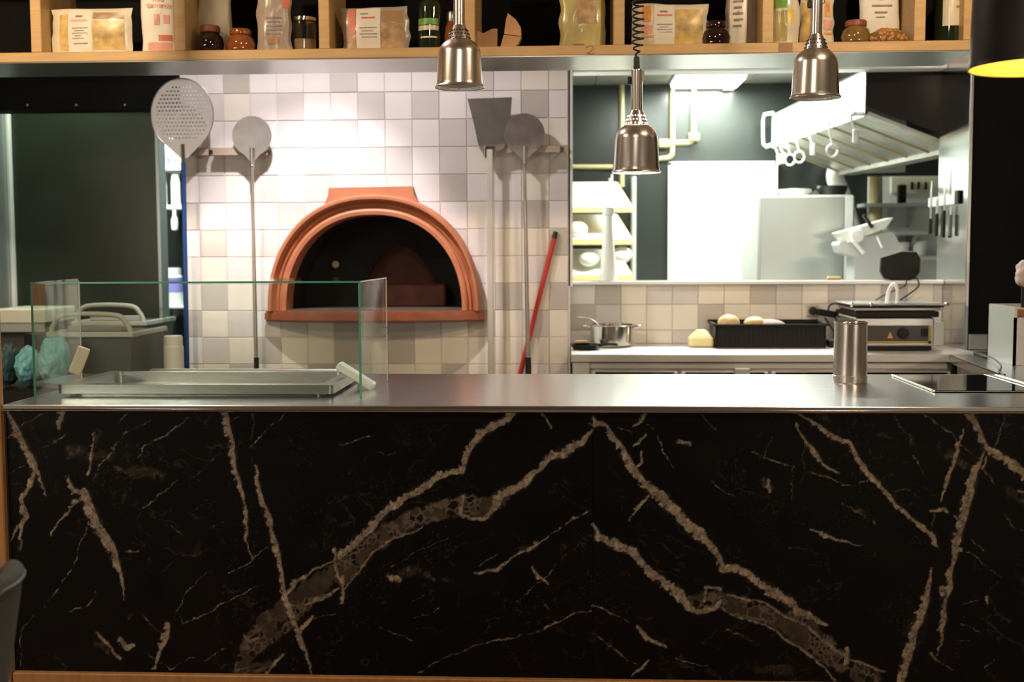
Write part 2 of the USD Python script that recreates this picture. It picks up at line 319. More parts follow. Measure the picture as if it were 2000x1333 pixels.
# pass trims
struct('trim_1', cat_([box(XO1-0.012, XO1+0.014, YO+0.005, YP+0.13, ZS-0.02, ZT+0.0, 0.003)]), white_paint, 'white upright trim at the left of the pass')
struct('trim_2', box(XO1, XR-0.002, YP-0.03, YP+0.14, ZS-0.022, ZS, 0.004), white_paint, 'white window sill of the pass')
struct('trim_3', box(XO1+0.014, XR-0.002, YP-0.005, YP+0.13, ZT-0.004, ZT+0.02, 0.003), white_paint, 'white head trim of the pass')
struct('trim_4', box(XR-0.010, XR+0.008, YO-0.012, YO+0.006, ZB, ZT+0.02, 0.003), steel, 'steel corner strip of the niche')

# tiled oven wall: backing block with the oven mouth cut out, tiles one by one
oc = at(733, 608, YO); OX, OZ = oc[0], 1.190          # oven axis and hearth level
def superarc(a, h, n=49, e=2.2, z0=OZ):
    t = np.linspace(np.pi, 0, n); c, s = np.cos(t), np.sin(t)
    return np.stack([OX+a*np.sign(c)*np.abs(c)**(2/e), z0+h*np.abs(s)**(2/e)], 1)
AI, HI, AO, HO = 0.487, 0.525, 0.592, 0.640
mouth = sg.Polygon(superarc(AI+0.02, HI+0.02))
hole = sg.Polygon(superarc(AO-0.03, HO-0.03))
wall_poly = sg.box(XO0, FZ, XO1, CEIL).difference(mouth)
struct('wall_oven', extrude_y(wall_poly, YO+0.005, YO+0.10), grout)
struct('wall_oven_left', box(XO0, XO0+0.05, YO+0.10, 8.6, FZ, CEIL), grey_wall)
struct('wall_oven_return', box(XO1-0.06, XO1-0.012, YO+0.10, YP+0.12, FZ, CEIL), white_paint)
TX0, TZ0, TP = -1.92762, 0.87815+1.51, 0.15           # grid origin fitted to the photograph
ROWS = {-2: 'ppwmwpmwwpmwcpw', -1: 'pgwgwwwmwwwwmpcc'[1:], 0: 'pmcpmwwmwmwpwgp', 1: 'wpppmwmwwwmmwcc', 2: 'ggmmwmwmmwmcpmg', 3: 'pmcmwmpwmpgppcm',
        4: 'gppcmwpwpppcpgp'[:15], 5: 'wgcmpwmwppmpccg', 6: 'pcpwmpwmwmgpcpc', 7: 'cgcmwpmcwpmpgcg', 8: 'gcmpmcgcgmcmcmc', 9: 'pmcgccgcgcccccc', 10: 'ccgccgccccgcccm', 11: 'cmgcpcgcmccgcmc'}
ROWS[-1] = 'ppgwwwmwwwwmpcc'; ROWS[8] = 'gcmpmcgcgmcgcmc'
g = 0.0017
for r, s in ROWS.items():
    for j in range(15):
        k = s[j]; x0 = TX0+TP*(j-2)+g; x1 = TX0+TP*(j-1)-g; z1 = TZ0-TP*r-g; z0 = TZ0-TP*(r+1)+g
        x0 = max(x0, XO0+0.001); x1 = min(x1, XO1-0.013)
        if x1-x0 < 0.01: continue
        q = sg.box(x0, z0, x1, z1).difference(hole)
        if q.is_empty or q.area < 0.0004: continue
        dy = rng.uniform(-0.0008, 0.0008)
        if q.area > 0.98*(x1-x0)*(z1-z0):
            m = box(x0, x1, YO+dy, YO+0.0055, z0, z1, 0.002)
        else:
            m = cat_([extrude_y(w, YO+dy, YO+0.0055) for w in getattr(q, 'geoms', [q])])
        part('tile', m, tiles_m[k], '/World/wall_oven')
# backsplash tiles
BX0, BZ0 = 0.13432-0.15, 0.81453*0+1.51-0.31076
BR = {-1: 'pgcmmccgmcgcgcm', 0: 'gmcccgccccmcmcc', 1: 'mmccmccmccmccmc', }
for r in (-1, 0, 1):
    for j in range(15):
        x0 = max(BX0+TP*j+g, XO1+0.001); x1 = min(BX0+TP*(j+1)-g, XR-0.001); z1 = BZ0-TP*r-g; z0 = BZ0-TP*(r+1)+g
        z1 = min(z1, ZS-0.024); z0 = max(z0, ZB+0.001)
        if x1-x0 < 0.02 or z1-z0 < 0.01: continue
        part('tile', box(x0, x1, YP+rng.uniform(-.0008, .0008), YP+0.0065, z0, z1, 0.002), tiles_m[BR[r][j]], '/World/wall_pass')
# passage on the left: lintel, dark glossy panel, grey steel side wall
struct('trim_5', box(-4.2, XO0-0.002, 6.45, 6.62, 2.305, CEIL), black_matte, 'black beam over the passage')
for px in (53, 148, 243):
    x, z = at(px, 205, 6.445); part('rivet', lathe([(0, 0), (.007, 0), (.006, .003), (0, .005)], n=12).apply_transform(trimesh.transformations.rotation_matrix(math.pi/2, (1, 0, 0))).apply_translation((x, 6.451, z)), steel_dull, '/World/trim_5')
struct('wall_passage', box(at(20, 400, 7.2)[0], at(310, 500, 7.2)[0], 7.2, 7.28, FZ, KCEIL), passage_panel)
xp = at(314, 500, 7.2)[0]
struct('trim_6', box(xp-0.012, xp+0.012, 7.18, 7.30, FZ, KCEIL, 0.003), grey_wall, 'grey edge strip of the dark passage panel')
xl = at(20, 400, 7.19)[0]
struct('wall_passage_left', box(xl-0.1, xl, 4.9, 7.28, FZ, KCEIL), grey_wall)
struct('trim_7', box(xl, xl+0.02, 7.16, 7.2, FZ, 2.5, 0.003), white_paint, 'pale edge strip on the left of the dark panel')
struct('wall_scullery_back', box(-5.2, -2.1, 9.0, 9.1, FZ, KCEIL), green_wall)

# ================================================================== BAR COUNTER
xl0 = -2.043; xs = at(1157, 1060, YC+0.02)[0]; xr0 = 2.62; zm0, zm1 = -0.014, 0.948
bar = thing('bar_counter', 'long bar counter fronted in black marble with tan veins', 'bar counter', (0.3, 4.6, FZ))
part('carcass', box(xl0+0.01, xr0, YC+0.045, 5.14, FZ, 0.925), black_matte, bar)

# marble veins, laid out in the plane of the front; colours belong to the stone
NAT = 2.4545
def K(ox, pts): return [(ox+a/NAT, 790+b/NAT, w/NAT) for a, b, w in pts]
V = []      # (points, kind, strength)
def vein(ox, pts, kind='v', s=1.0): V.append((K(ox, pts), kind, s))
for pts in ([(35, 30, 10), (50, 75, 30), (85, 140, 46), (135, 235, 34), (170, 305, 26), (150, 385, 22), (100, 460, 26), (118, 530, 34), (100, 620, 14), (92, 700, 6)],
            [(110, 560, 12), (70, 610, 12), (45, 670, 8)], [(180, 320, 18), (200, 380, 10), (220, 440, 5)],
            [(300, 25, 36), (290, 80, 30), (278, 125, 10)],
            [(320, 350, 8), (360, 420, 24), (405, 430, 46), (440, 520, 50), (480, 600, 50), (530, 670, 44), (555, 760, 34), (580, 830, 16), (600, 940, 4)],
            [(400, 440, 20), (340, 490, 16), (300, 540, 7), (240, 630, 4)],
            [(1065, 25, 34), (1090, 120, 34), (1115, 230, 28), (1125, 300, 22), (1155, 420, 20), (1175, 520, 20), (1180, 640, 9), (1212, 740, 5)],
            [(1228, 300, 12), (1245, 420, 22), (1285, 540, 30), (1320, 660, 32), (1340, 780, 28), (1358, 890, 24), (1370, 940, 34), (1400, 1010, 34), (1430, 1110, 28), (1470, 1210, 10), (1503, 1300, 5)],
            [(1365, 935, 20), (1410, 860, 24), (1450, 830, 12)], [(1430, 1110, 22), (1490, 1030, 18), (1500, 1020, 8)],
            [(800, 1060, 28), (795, 1120, 34), (770, 1180, 14), (735, 1265, 14)], [(580, 1135, 26), (610, 1165, 30), (650, 1150, 16)],
            [(460, 1100, 10), (520, 1150, 14), (580, 1225, 12)], [(1350, 1200, 14), (1310, 1250, 16), (1270, 1290, 10)],
            [(1610, 700, 14), (1600, 760, 18), (1620, 830, 10)], [(420, 330, 14), (455, 130, 6)]):
    vein(0, pts)
for pts in ([(1390, 30, 6), (1290, 110, 6), (1200, 210, 8)], [(1060, 230, 6), (920, 350, 6)], [(850, 370, 5), (760, 440, 5), (690, 510, 4)], [(905, 60, 7), (800, 150, 10), (700, 200, 7), (660, 265, 8)],
            [(720, 70, 9), (590, 150, 10), (510, 270, 9), (440, 370, 7)], [(430, 590, 6), (385, 690, 6), (340, 800, 8), (215, 975, 8)], [(160, 1010, 5), (105, 1090, 6), (95, 1260, 6)], [(1280, 680, 6), (1180, 770, 8), (1100, 815, 6)],
            [(1270, 860, 4), (1050, 970, 8), (880, 1060, 8)], [(990, 790, 6), (900, 900, 6), (830, 1040, 7)], [(320, 150, 6), (200, 205, 4)], [(640, 30, 4), (560, 100, 5)], [(1080, 570, 5), (1010, 600, 6)], [(230, 30, 6), (110, 100, 5), (35, 160, 4)],
            [(110, 290, 4), (35, 335, 5)], [(1100, 80, 8), (1140, 65, 6)], [(1215, 50, 6), (1210, 160, 6)], [(700, 1190, 4), (830, 1270, 7), (910, 1215, 6), (980, 1230, 7), (1070, 1170, 6)], [(670, 1010, 4), (775, 1090, 6)], [(880, 1050, 8), (870, 1020, 6)],
            [(330, 1000, 8), (420, 960, 10), (460, 900, 8)], [(570, 700, 5), (670, 705, 6)], [(800, 570, 5), (880, 630, 6)], [(1500, 1030, 5), (1620, 1015, 3)]):
    vein(0, pts, 't', 0.62)
for pts in ([(1620, 770, 60), (1500, 890, 130), (1400, 980, 150), (1300, 1060, 160), (1200, 1170, 110), (1150, 1280, 70)], [(1280, 1250, 60), (1180, 1265, 60)]): vein(0, pts, 'b', 0.75)
for pts in ([(560, 310, 30), (640, 330, 40), (720, 330, 60), (800, 350, 40)], [(340, 230, 80), (520, 250, 50)], [(470, 130, 34), (440, 250, 40)], [(440, 1130, 40), (540, 1190, 40)], [(600, 430, 26), (580, 470, 20)], [(960, 660, 34), (930, 720, 26)], [(640, 1020, 26), (620, 1030, 22)]): vein(0, pts, 's', 0.5)
C = 660
for pts in ([(842, 30, 46), (810, 70, 44), (770, 100, 34), (690, 140, 34), (620, 240, 32), (592, 320, 30), (512, 330, 32), (420, 390, 28), (320, 450, 34), (230, 520, 36), (170, 580, 40), (40, 700, 30), (0, 735, 30)],
            [(1217, 125, 12), (1170, 190, 34), (1080, 230, 44), (1000, 260, 36), (950, 330, 28), (880, 390, 38), (790, 440, 50), (720, 540, 30), (690, 560, 12)],
            [(1222, 60, 20), (1230, 90, 40), (1280, 100, 28), (1340, 180, 26), (1400, 290, 34), (1470, 390, 42), (1560, 450, 54), (1620, 520, 60)],
            [(1217, 570, 8), (1240, 640, 32), (1330, 670, 44), (1420, 710, 38), (1480, 790, 38), (1560, 850, 46), (1620, 890, 50)],
            [(600, 440, 16), (590, 520, 22), (640, 545, 18), (700, 555, 14)],
            [(928, 775, 6), (958, 825, 20), (1005, 870, 7)], [(900, 700, 18), (945, 665, 22)], [(1010, 640, 5), (850, 725, 12), (760, 790, 16), (660, 805, 10)],
            [(15, 830, 20), (20, 900, 24), (15, 950, 16)], [(965, 40, 10), (1022, 108, 6)], [(1472, 40, 20), (1450, 75, 18), (1415, 110, 5)], [(1470, 145, 14), (1440, 180, 16), (1412, 190, 6)], [(1485, 440, 14), (1440, 490, 16), (1397, 555, 4)],
            [(1455, 230, 6), (1450, 290, 20), (1430, 300, 8)], [(1440, 1070, 12), (1480, 1115, 18), (1570, 1160, 12)], [(1490, 1220, 10), (1460, 1265, 16), (1410, 1308, 6)], [(265, 835, 34), (300, 840, 24)]):
    vein(C, pts)
for pts in ([(380, 1292, 5), (560, 1190, 9), (720, 1135, 9), (900, 1110, 9), (980, 1090, 9), (1050, 1040, 11), (1130, 1000, 13), (1212, 985, 12)], [(1150, 680, 6), (1040, 770, 6), (970, 850, 7), (850, 960, 4)], [(1210, 510, 6), (1120, 560, 14), (1000, 640, 5)],
            [(1215, 960, 8), (1290, 990, 12), (1400, 1045, 6)], [(1212, 1085, 6), (1330, 1180, 8), (1440, 1255, 6)], [(10, 195, 6), (160, 150, 5)], [(175, 235, 3), (300, 230, 4)], [(530, 640, 4), (400, 695, 6), (260, 780, 4)], [(680, 770, 5), (760, 715, 5)],
            [(370, 1030, 3), (490, 980, 6)], [(200, 1070, 3), (360, 1135, 6)], [(1350, 110, 6), (1410, 140, 6)], [(1530, 140, 6), (1560, 230, 6), (1610, 300, 5)], [(1480, 90, 6), (1510, 120, 5)], [(985, 950, 6), (1020, 1000, 6)], [(350, 945, 4), (415, 915, 5)]):
    vein(C, pts, 't', 0.62)
for pts in ([(800, 450, 70), (700, 500, 110), (600, 480, 110), (480, 520, 100), (380, 540, 90), (230, 620, 90), (120, 710, 120), (20, 800, 140)],): vein(C, pts, 'b', 0.85)
for pts in ([(250, 830, 50), (380, 800, 60), (540, 850, 30)], [(880, 690, 40), (940, 680, 40)], [(1070, 680, 24), (1090, 690, 20)]): vein(C, pts, 's', 0.6)
R_ = 1320
for pts in ([(0, 520, 56), (60, 590, 52), (130, 640, 42), (190, 710, 34), (220, 790, 32), (290, 785, 34), (360, 830, 46), (440, 890, 54), (530, 930, 50), (600, 1000, 46), (720, 1060, 12)],
            [(0, 890, 60), (60, 970, 40), (100, 1000, 34), (190, 980, 24), (210, 940, 16)], [(150, 880, 12), (140, 950, 14)], [(150, 880, 14), (210, 890, 16)],
            [(595, 45, 8), (700, 120, 18), (760, 165, 20), (830, 190, 26), (860, 240, 22), (920, 330, 22), (990, 400, 24), (1060, 490, 20), (1160, 580, 24), (1240, 640, 26), (1260, 690, 8)],
            [(580, 95, 10), (620, 190, 22), (670, 240, 32), (710, 290, 10), (780, 330, 6)],
            [(1472, 230, 10), (1440, 310, 36), (1410, 430, 46), (1380, 540, 42), (1350, 650, 50), (1340, 720, 30), (1320, 800, 28), (1300, 900, 32), (1280, 1000, 28), (1275, 1110, 20), (1250, 1205, 4)], [(1490, 250, 6), (1470, 310, 12)],
            [(1220, 785, 6), (1205, 900, 32), (1170, 1020, 42), (1130, 1130, 48), (1100, 1240, 48), (1085, 1325, 44)], [(1382, 120, 8), (1340, 240, 20), (1300, 350, 20), (1273, 475, 6)],
            [(1400, 45, 28), (1450, 120, 32), (1490, 210, 38), (1560, 250, 38), (1630, 300, 42), (1680, 345, 42)], [(650, 605, 6), (720, 630, 14), (790, 655, 14), (895, 680, 4)],
            [(1220, 510, 8), (1280, 505, 16), (1300, 520, 6)], [(1340, 690, 26), (1370, 695, 22)], [(825, 1180, 18), (820, 1240, 20), (805, 1260, 8)], [(440, 370, 20), (455, 420, 16)], [(20, 180, 24), (60, 190, 18)], [(1270, 880, 20), (1280, 920, 12)], [(1640, 410, 12), (1680, 420, 12)], [(1490, 930, 14), (1495, 955, 14)]):
    vein(R_, pts)
for pts in ([(1180, 40, 6), (1320, 140, 9), (1440, 260, 8), (1520, 385, 6)], [(170, 370, 5), (230, 420, 5), (290, 440, 6)], [(360, 230, 6), (420, 262, 7), (440, 200, 4), (465, 160, 3)], [(420, 262, 5), (470, 275, 8), (570, 305, 6)], [(560, 300, 5), (560, 465, 5)], [(600, 100, 5), (615, 310, 5)],
            [(640, 330, 5), (720, 340, 6), (800, 385, 7), (860, 385, 7), (935, 360, 5)], [(1370, 1045, 5), (1430, 1070, 6), (1470, 1115, 5)], [(1580, 530, 8), (1610, 590, 8), (1665, 610, 9)], [(1235, 500, 6), (1232, 640, 6)], [(1050, 415, 5), (1100, 405, 6), (1170, 460, 4)],
            [(1215, 1190, 12), (1270, 1240, 7), (1330, 1280, 4)], [(1050, 50, 4), (1090, 140, 6), (1150, 160, 6)], [(1150, 250, 4), (1190, 340, 4)], [(1585, 60, 5), (1530, 200, 5)], [(350, 1120, 3), (240, 1075, 6)], [(240, 1075, 6), (400, 1160, 5)], [(0, 1215, 10), (60, 1240, 7), (150, 1255, 6)],
            [(800, 470, 5), (880, 520, 8), (960, 570, 6)], [(540, 685, 5), (640, 690, 5)], [(1370, 960, 4), (1460, 940, 5)], [(1530, 1220, 6), (1480, 1270, 8), (1550, 1330, 6)], [(1400, 710, 4), (1560, 835, 5)], [(1420, 655, 6), (1480, 705, 5)], [(110, 50, 4), (190, 125, 5)], [(1340, 530, 12), (1365, 560, 10)], [(1340, 1130, 6), (1410, 1140, 8)]):
    vein(R_, pts, 't', 0.6)
for pts in ([(60, 950, 60), (200, 940, 100), (320, 970, 110), (450, 1020, 110), (560, 1060, 130), (680, 1150, 130), (780, 1230, 120), (920, 1320, 110)], [(560, 1010, 70), (660, 1060, 60)]): vein(R_, pts, 'b', 0.8)
for pts in ([(1600, 420, 60), (1669, 460, 60)], [(1270, 210, 50), (1380, 300, 50)], [(400, 1270, 60), (540, 1280, 70)], [(430, 380, 50), (460, 400, 40)], [(700, 65, 50), (740, 70, 40)], [(1130, 170, 40), (1140, 220, 30)], [(880, 510, 30), (960, 560, 24)], [(1640, 820, 60), (1669, 840, 60)], [(860, 1290, 60), (960, 1310, 50)]): vein(R_, pts, 's', 0.5)

for ox_, pts in ((C, [(410, 590, 7), (330, 622, 10), (230, 655, 10), (160, 730, 8), (80, 820, 10), (20, 905, 6)]), (R_, [(225, 985, 8), (340, 1030, 10), (460, 1085, 10), (600, 1165, 12), (700, 1255, 12), (760, 1330, 10)]), (R_, [(240, 915, 8), (330, 930, 10), (440, 960, 12), (520, 1010, 14), (640, 1080, 12), (760, 1180, 14), (860, 1230, 10), (1000, 1290, 12)]), (0, [(1600, 745, 10), (1500, 800, 12), (1440, 850, 14)]), (0, [(1620, 880, 14), (1540, 930, 20), (1470, 960, 14), (1400, 975, 8)]), (0, [(1180, 1110, 6), (1200, 1140, 14), (1240, 1120, 10)])):
    vein(ox_, pts, 'v', .8)
def smoothstep(x): x = np.clip(x, 0, 1); return x*x*(3-2*x)
def marble_grid(x0, x1, z0, z1, step):
    nx, nz = int((x1-x0)/step)+1, int((z1-z0)/step)+1
    X, Z = np.meshgrid(np.linspace(x0, x1, nx), np.linspace(z0, z1, nz)); Yf = YC+0.02
    # plane point -> layout coordinates of the stone pattern
    d = np.stack([X-EYE[0], np.full_like(X, Yf), Z-EYE[2]], -1); w = d@CF
    U, Vv = 1000+FPX*(d@CR)/w, 666.5-FPX*(d@CU)/w
    P = np.stack([U, Vv, np.zeros_like(U)], -1)
    n1 = meshkit.fbm(P/28.0, 4, 3)-0.5; n2 = meshkit.fbm(P/28.0, 4, 11)-0.5; n3 = meshkit.fbm(P/7.0, 3, 5); n4 = meshkit.fbm(P/15.0, 3, 8); n5 = meshkit.fbm(P/60.0, 4, 21)
    n6 = meshkit.fbm(P/3.2, 2, 15); n7 = meshkit.fbm(P/11.0, 3, 19); n8 = meshkit.fbm(P/34.0, 3, 23)
    Ud, Vd = U+n1*12+(n3-.5)*5+(n6-.5)*2.2, Vv+n2*12+(n4-.5)*5+(n6-.5)*2.2
    col = np.stack([np.full_like(U, .0052), np.full_like(U, .0044), np.full_like(U, .0039)], -1)
    col *= (0.55+0.9*n5)[..., None]
    # faint fissures and specks all over the slab
    def fissure(ax, ay, bx, by, seed, thin, amt):
        r_ = 1-np.abs(meshkit.fbm(np.stack([(Ud*ax+Vd*ay), (Ud*bx+Vd*by), 0*U+seed], -1), 4, seed)-.5)*2
        pm = smoothstep((meshkit.fbm(P/170.0, 3, seed+3)-.44)*6)*smoothstep((n8-.40)*5)
        return smoothstep((r_-thin)*40)*pm*amt
    fv = np.maximum(fissure(.008, .006, -.012, .020, 31, .972, .34), fissure(.009, -.008, .010, .018, 37, .975, .30))
    sp_m = smoothstep((n6-.74)*14)*smoothstep((meshkit.fbm(P/120.0, 3, 47)-.52)*7)*.30
    fv = np.maximum(fv, sp_m)
    col = col*(1-fv[..., None])+np.array([.10, .078, .058])*fv[..., None]
    cream, brown = np.array([.35, .282, .215]), np.array([.072, .054, .038])
    # broken cells of the breccia bands
    from scipy.spatial import cKDTree
    rg = np.random.default_rng(5); pc = np.stack([rg.uniform(0, 2050, 9000), rg.uniform(780, 1340, 9000)], 1)
    dk, ik = cKDTree(pc).query(np.stack([(U+n7*9).ravel(), (Vv+n4*9).ravel()], 1), k=2)
    edge = (dk[:, 1]-dk[:, 0]).reshape(U.shape); cid = rg.random(9000)[ik[:, 0]].reshape(U.shape)
    for kind_ in ('s', 'b', 't', 'v'):
        m = np.zeros_like(U); halo = np.zeros_like(U)
        for pts, kind, s in V:
            if kind != kind_: continue
            for (a0, b0, w0), (a1, b1, w1) in zip(pts[:-1], pts[1:]):
                pad = max(w0, w1)+16
                msk = (U > min(a0, a1)-pad) & (U < max(a0, a1)+pad) & (Vv > min(b0, b1)-pad) & (Vv < max(b0, b1)+pad)
                if not msk.any(): continue
                u, v = Ud[msk], Vd[msk]; ex, ey = a1-a0, b1-b0; l2 = ex*ex+ey*ey+1e-9
                t = np.clip(((u-a0)*ex+(v-b0)*ey)/l2, 0, 1); dd = np.hypot(u-a0-t*ex, v-b0-t*ey)
                half = (w0+(w1-w0)*t)/2
                if kind == 'v':
                    hw = np.maximum(half*(0.10+1.05*n3[msk]+.45*n6[msk]), .5); val = smoothstep((hw-dd)/2.2+0.5)*s
                    halo[msk] = np.maximum(halo[msk], smoothstep((half*1.25+3-dd)/6.0)*.42)
                elif kind == 't':
                    hw = np.maximum(half*(0.15+.85*n3[msk]), .32); val = smoothstep((hw-dd)/1.7+0.5)*s*np.clip(3.2*n7[msk]-.85, .06, 1.2)
                elif kind == 's':
                    val = smoothstep((half*1.25-dd)/(half*1.0))*s*smoothstep((n8[msk]*.5+n7[msk]*.5-.36)*6)
                else:
                    val = smoothstep((half-dd+(n7[msk]-.5)*10)/7.0)*s
                m[msk] = np.maximum(m[msk], val)
        m = np.clip(m, 0, 1)[..., None]
        if kind_ == 's':
            col = col*(1-m*.8)+(brown*(0.5+1.0*n4)[..., None]+cream*.45*smoothstep((n3-.60)*9)[..., None])*m*.8
        elif kind_ == 'b':
            zone = smoothstep((n8-.34)*6)
            net = smoothstep((3.4-edge)/2.2)*zone
            inner = brown*(0.55+.9*n4)[..., None]
            inner = np.where((cid < .38)[..., None] & (zone > .35)[..., None], inner*.22, inner)
            inner = inner*(1-net*.8)[..., None]+cream*.58*(net*.8)[..., None]
            col = col*(1-m)+inner*m
        else:
            hm = (halo*smoothstep((n7-.36)*6))[..., None]; col = col*(1-hm)+brown*.9*hm
            tone = cream*(0.30+1.15*n3*(0.35+1.25*n7))[..., None]
            tone = tone*(1-.55*smoothstep((n6-.66)*10))[..., None]
            col = col*(1-m)+tone*m
    pts3 = np.stack([X, np.full_like(X, Yf), Z], -1)
    return grid_mesh(pts3), np.clip(col, 0, 1).reshape(-1, 3)
marble = usdkit.material(stage, L+'black_marble', {
    'a': ('attribute', {'attribute': 'stone'}), 'tc': ('texture_coordinate', {}), 'n': ('noise_texture', {'scale': 160.0, 'detail': 3.0}),
    'r': ('rgb_ramp', {'ramp': [(0.3, (.72, .72, .72)), (0.7, (1, 1, 1))]}), 'mx': ('mix_color', {'blend_type': 'multiply', 'fac': 1.0}),
    'p': ('principled_bsdf', {'roughness': 0.42, 'specular_ior_level': 0.14})},
    [('tc.object', 'n.vector'), ('n.fac', 'r.fac'), ('a.color', 'mx.a'), ('r.color', 'mx.b'), ('mx.result', 'p.base_color')], surface='p.BSDF')
for x0, x1 in ((xl0, xs-0.0006), (xs+0.0006, xr0)):
    slab, colr = marble_grid(x0, x1, zm0, zm1, 0.0035)
    back = box(x0, x1, YC+0.0202, YC+0.045, zm0, zm1)
    nb = len(back.vertices); m = cat_([slab, back])
    p = part('marble_slab', m, marble, bar, 'black marble slab with tan veins')
    full = np.vstack([colr, np.tile([.0045, .004, .0036], (nb, 1))]).astype(np.float32)
    UsdGeom.PrimvarsAPI(stage.GetPrimAtPath(p)).CreatePrimvar('stone', Sdf.ValueTypeNames.Color3fArray, 'vertex').Set(Vt.Vec3fArray.FromNumpy(full))
part('bottom_rail', box(xl0, xr0, YC-0.004, YC+0.045, FZ, zm0-0.001, 0.004), wood_trim, bar, 'orange oak rail under the marble')
struct('trim_8', box(xl0-0.075, xl0-0.006, YC-0.008, YC+0.022, FZ, CEIL, 0.004), wood_trim, 'orange oak post at the left end of the bar')

# steel worktop on the bar with a cut-out for the hob
wt = thing('bar_worktop', 'brushed steel worktop running the length of the bar', 'worktop', (0.3, 4.6, 0.93))
wpoly = sg.Polygon([(xl0, YC), (xr0+.3, YC), (xr0+.3, 5.19), (-1.95, 5.19), (-2.24, 5.19), (-2.28, 4.85), (xl0-0.002, 4.72)])
part('top_sheet', extrude_z(wpoly, 0.952, ZB), steel_top, wt)
part('front_edge', box(xl0, xr0+.3, YC-0.006, YC+0.004, 0.949, ZB+0.001, 0.003), steel_top, wt)
part('front_bead', tube([(xl0, YC-0.003, 0.953), (xr0+.3, YC-0.003, 0.953)], 0.006, 10), polish, wt)
part('apron', box(xl0+0.02, xr0, 5.145, 5.16, 0.90, 0.952), steel, wt)

# ------------------------------------------------------------------ glass case and its tray
gx0, gx1, gy0, gy1, gz1 = -2.005, -0.774, 4.27, 4.88, 1.406
gc = thing('glass_sneeze_guard', 'clear glass display guard with green edges on the left of the bar', 'display case', ((gx0+gx1)/2, 4.6, ZB))
tk = 0.008
part('front_pane', box(gx0, gx1, gy0, gy0+tk, ZB+.001, gz1-tk), pane, gc)
GB = -2.085
def splay(m):
    v = m.vertices; v[:, 0] += np.where(v[:, 0] < -1.9, (GB-gx0)*(v[:, 1]-gy0)/(gy1-gy0), 0); return m
part('side_pane', splay(box(gx0, gx0+tk, gy0+tk, gy1, ZB+.001, gz1-tk)), pane, gc)
part('side_pane', box(gx1-tk, gx1, gy0+tk, gy1, ZB+.001, gz1-tk), pane, gc)
part('top_pane', splay(box(gx0, gx1, gy0, gy1, gz1-tk, gz1)), pane, gc)
part('front_top_edge', box(gx0-.001, gx1+.001, gy0-.002, gy0, gz1-tk*.8, gz1+.0005), glass_edge, gc, 'green polished glass edge')
part('corner_edge', box(gx1-.0075, gx1+.001, gy0-.002, gy0, ZB+.002, gz1-tk), glass_edge, gc)
part('corner_edge', box(gx0-.001, gx0+.0075, gy0-.002, gy0, ZB+.002, gz1-tk), glass_edge, gc)
part('side_top_edge', box(gx1-.004, gx1+.0015, gy0, gy1, gz1-tk*.6, gz1+.0008), glass_edge_pale, gc)
part('rear_edge', box(gx1-.0045, gx1+.001, gy1-.001, gy1+.001, ZB+.002, gz1-tk), glass_edge_pale, gc)
part('rear_edge', box(GB-.001, GB+.0045, gy1-.001, gy1+.001, ZB+.002, gz1-tk), glass_edge_pale, gc)
for z in (1.16, 1.20): part('hinge_dot', trimesh.creation.icosphere(1, .006).apply_translation((gx1-.004, gy1-.006, z)), polish, gc)
tr = thing('serving_tray', 'wide shallow stainless tray behind the glass guard', 'tray', (-1.4, 4.62, ZB))
a0, a1, b0, b1 = -1.93, -0.915, 4.36, 4.84
outer = sg.box(a0, b0, a1, b1).buffer(.02); inner = sg.box(a0+.06, b0+.06, a1-.06, b1-.06).buffer(.03)
part('rim', cat_([extrude_z(outer.difference(inner), ZB+.034, ZB+.046), extrude_z(outer.difference(outer.buffer(-.012)), ZB+.012, ZB+.034)]), steel, tr)
part('well', cat_([extrude_z(inner.buffer(.004).difference(inner.buffer(-.004)), ZB+.004, ZB+.036), extrude_z(inner.buffer(.004), ZB+.001, ZB+.006)]), steel, tr)
part('rear_rail', box(-1.80, -0.93, 4.90, 4.93, ZB+.001, ZB+.05, .006), steel, tr, 'raised steel rail along the back of the tray')
def leaning(px, Y, w, h, t, ang, yaw, z, m, label):
    x = at(px, 740, Y)[0]; q = rbox(-w/2, w/2, -t/2, t/2, 0, h, .007, 1)
    rot_about(q, ang, (0, 1, 0), (0, 0, 0)); rot_about(q, yaw, (0, 0, 1), (0, 0, 0)); q.apply_translation((x, Y, z-q.vertices[:, 2].min()))
    return solid('price_holder', q, m, label, 'holder', smooth=25)
leaning(730, 4.58, .032, .165, .06, -58, 0, ZB+.001, white_plastic, 'white plastic block leaning at the right end of the steel tray')
leaning(145, 4.66, .050, .115, .03, 22, 25, ZB+.047, cream_plastic, 'beige plastic card holder standing at the left end of the steel tray')

# ------------------------------------------------------------------ steel cup, induction hob
x, y = 1.137, 4.87
cup = thing('steel_canister', 'tall polished steel canister standing on the bar', 'canister', (x, y, ZB))
part('body', lathe([(0, ZB), (.066, ZB), (.069, ZB+.004), (.0695, ZB+.03), (.068, ZB+.031), (.066, ZB+.24), (.067, ZB+.243), (.067, ZB+.246), (.064, ZB+.246), (.063, ZB+.02), (0, ZB+.018)], x, y, 48), nickel, cup, smooth=30)
part('rim', lathe([(.063, ZB+.244), (.0675, ZB+.244), (.0685, ZB+.247), (.0675, ZB+.250), (.063, ZB+.250)], x, y, 48), polish, cup, smooth=40)
hob = thing('induction_hob', 'black glass induction hob set in a steel frame at the right of the bar', 'hob', (1.55, 4.85, ZB))
h0, h1, k0, k1 = 1.365, 1.765, 4.52, 5.10
part('glass_plate', box(h0+.012, h1-.012, k0, k1, ZB+.001, ZB+.008, .002), black_gloss, hob)
part('frame_strip', box(h0, h0+.012, k0, k1, ZB+.001, ZB+.011, .002), polish, hob)
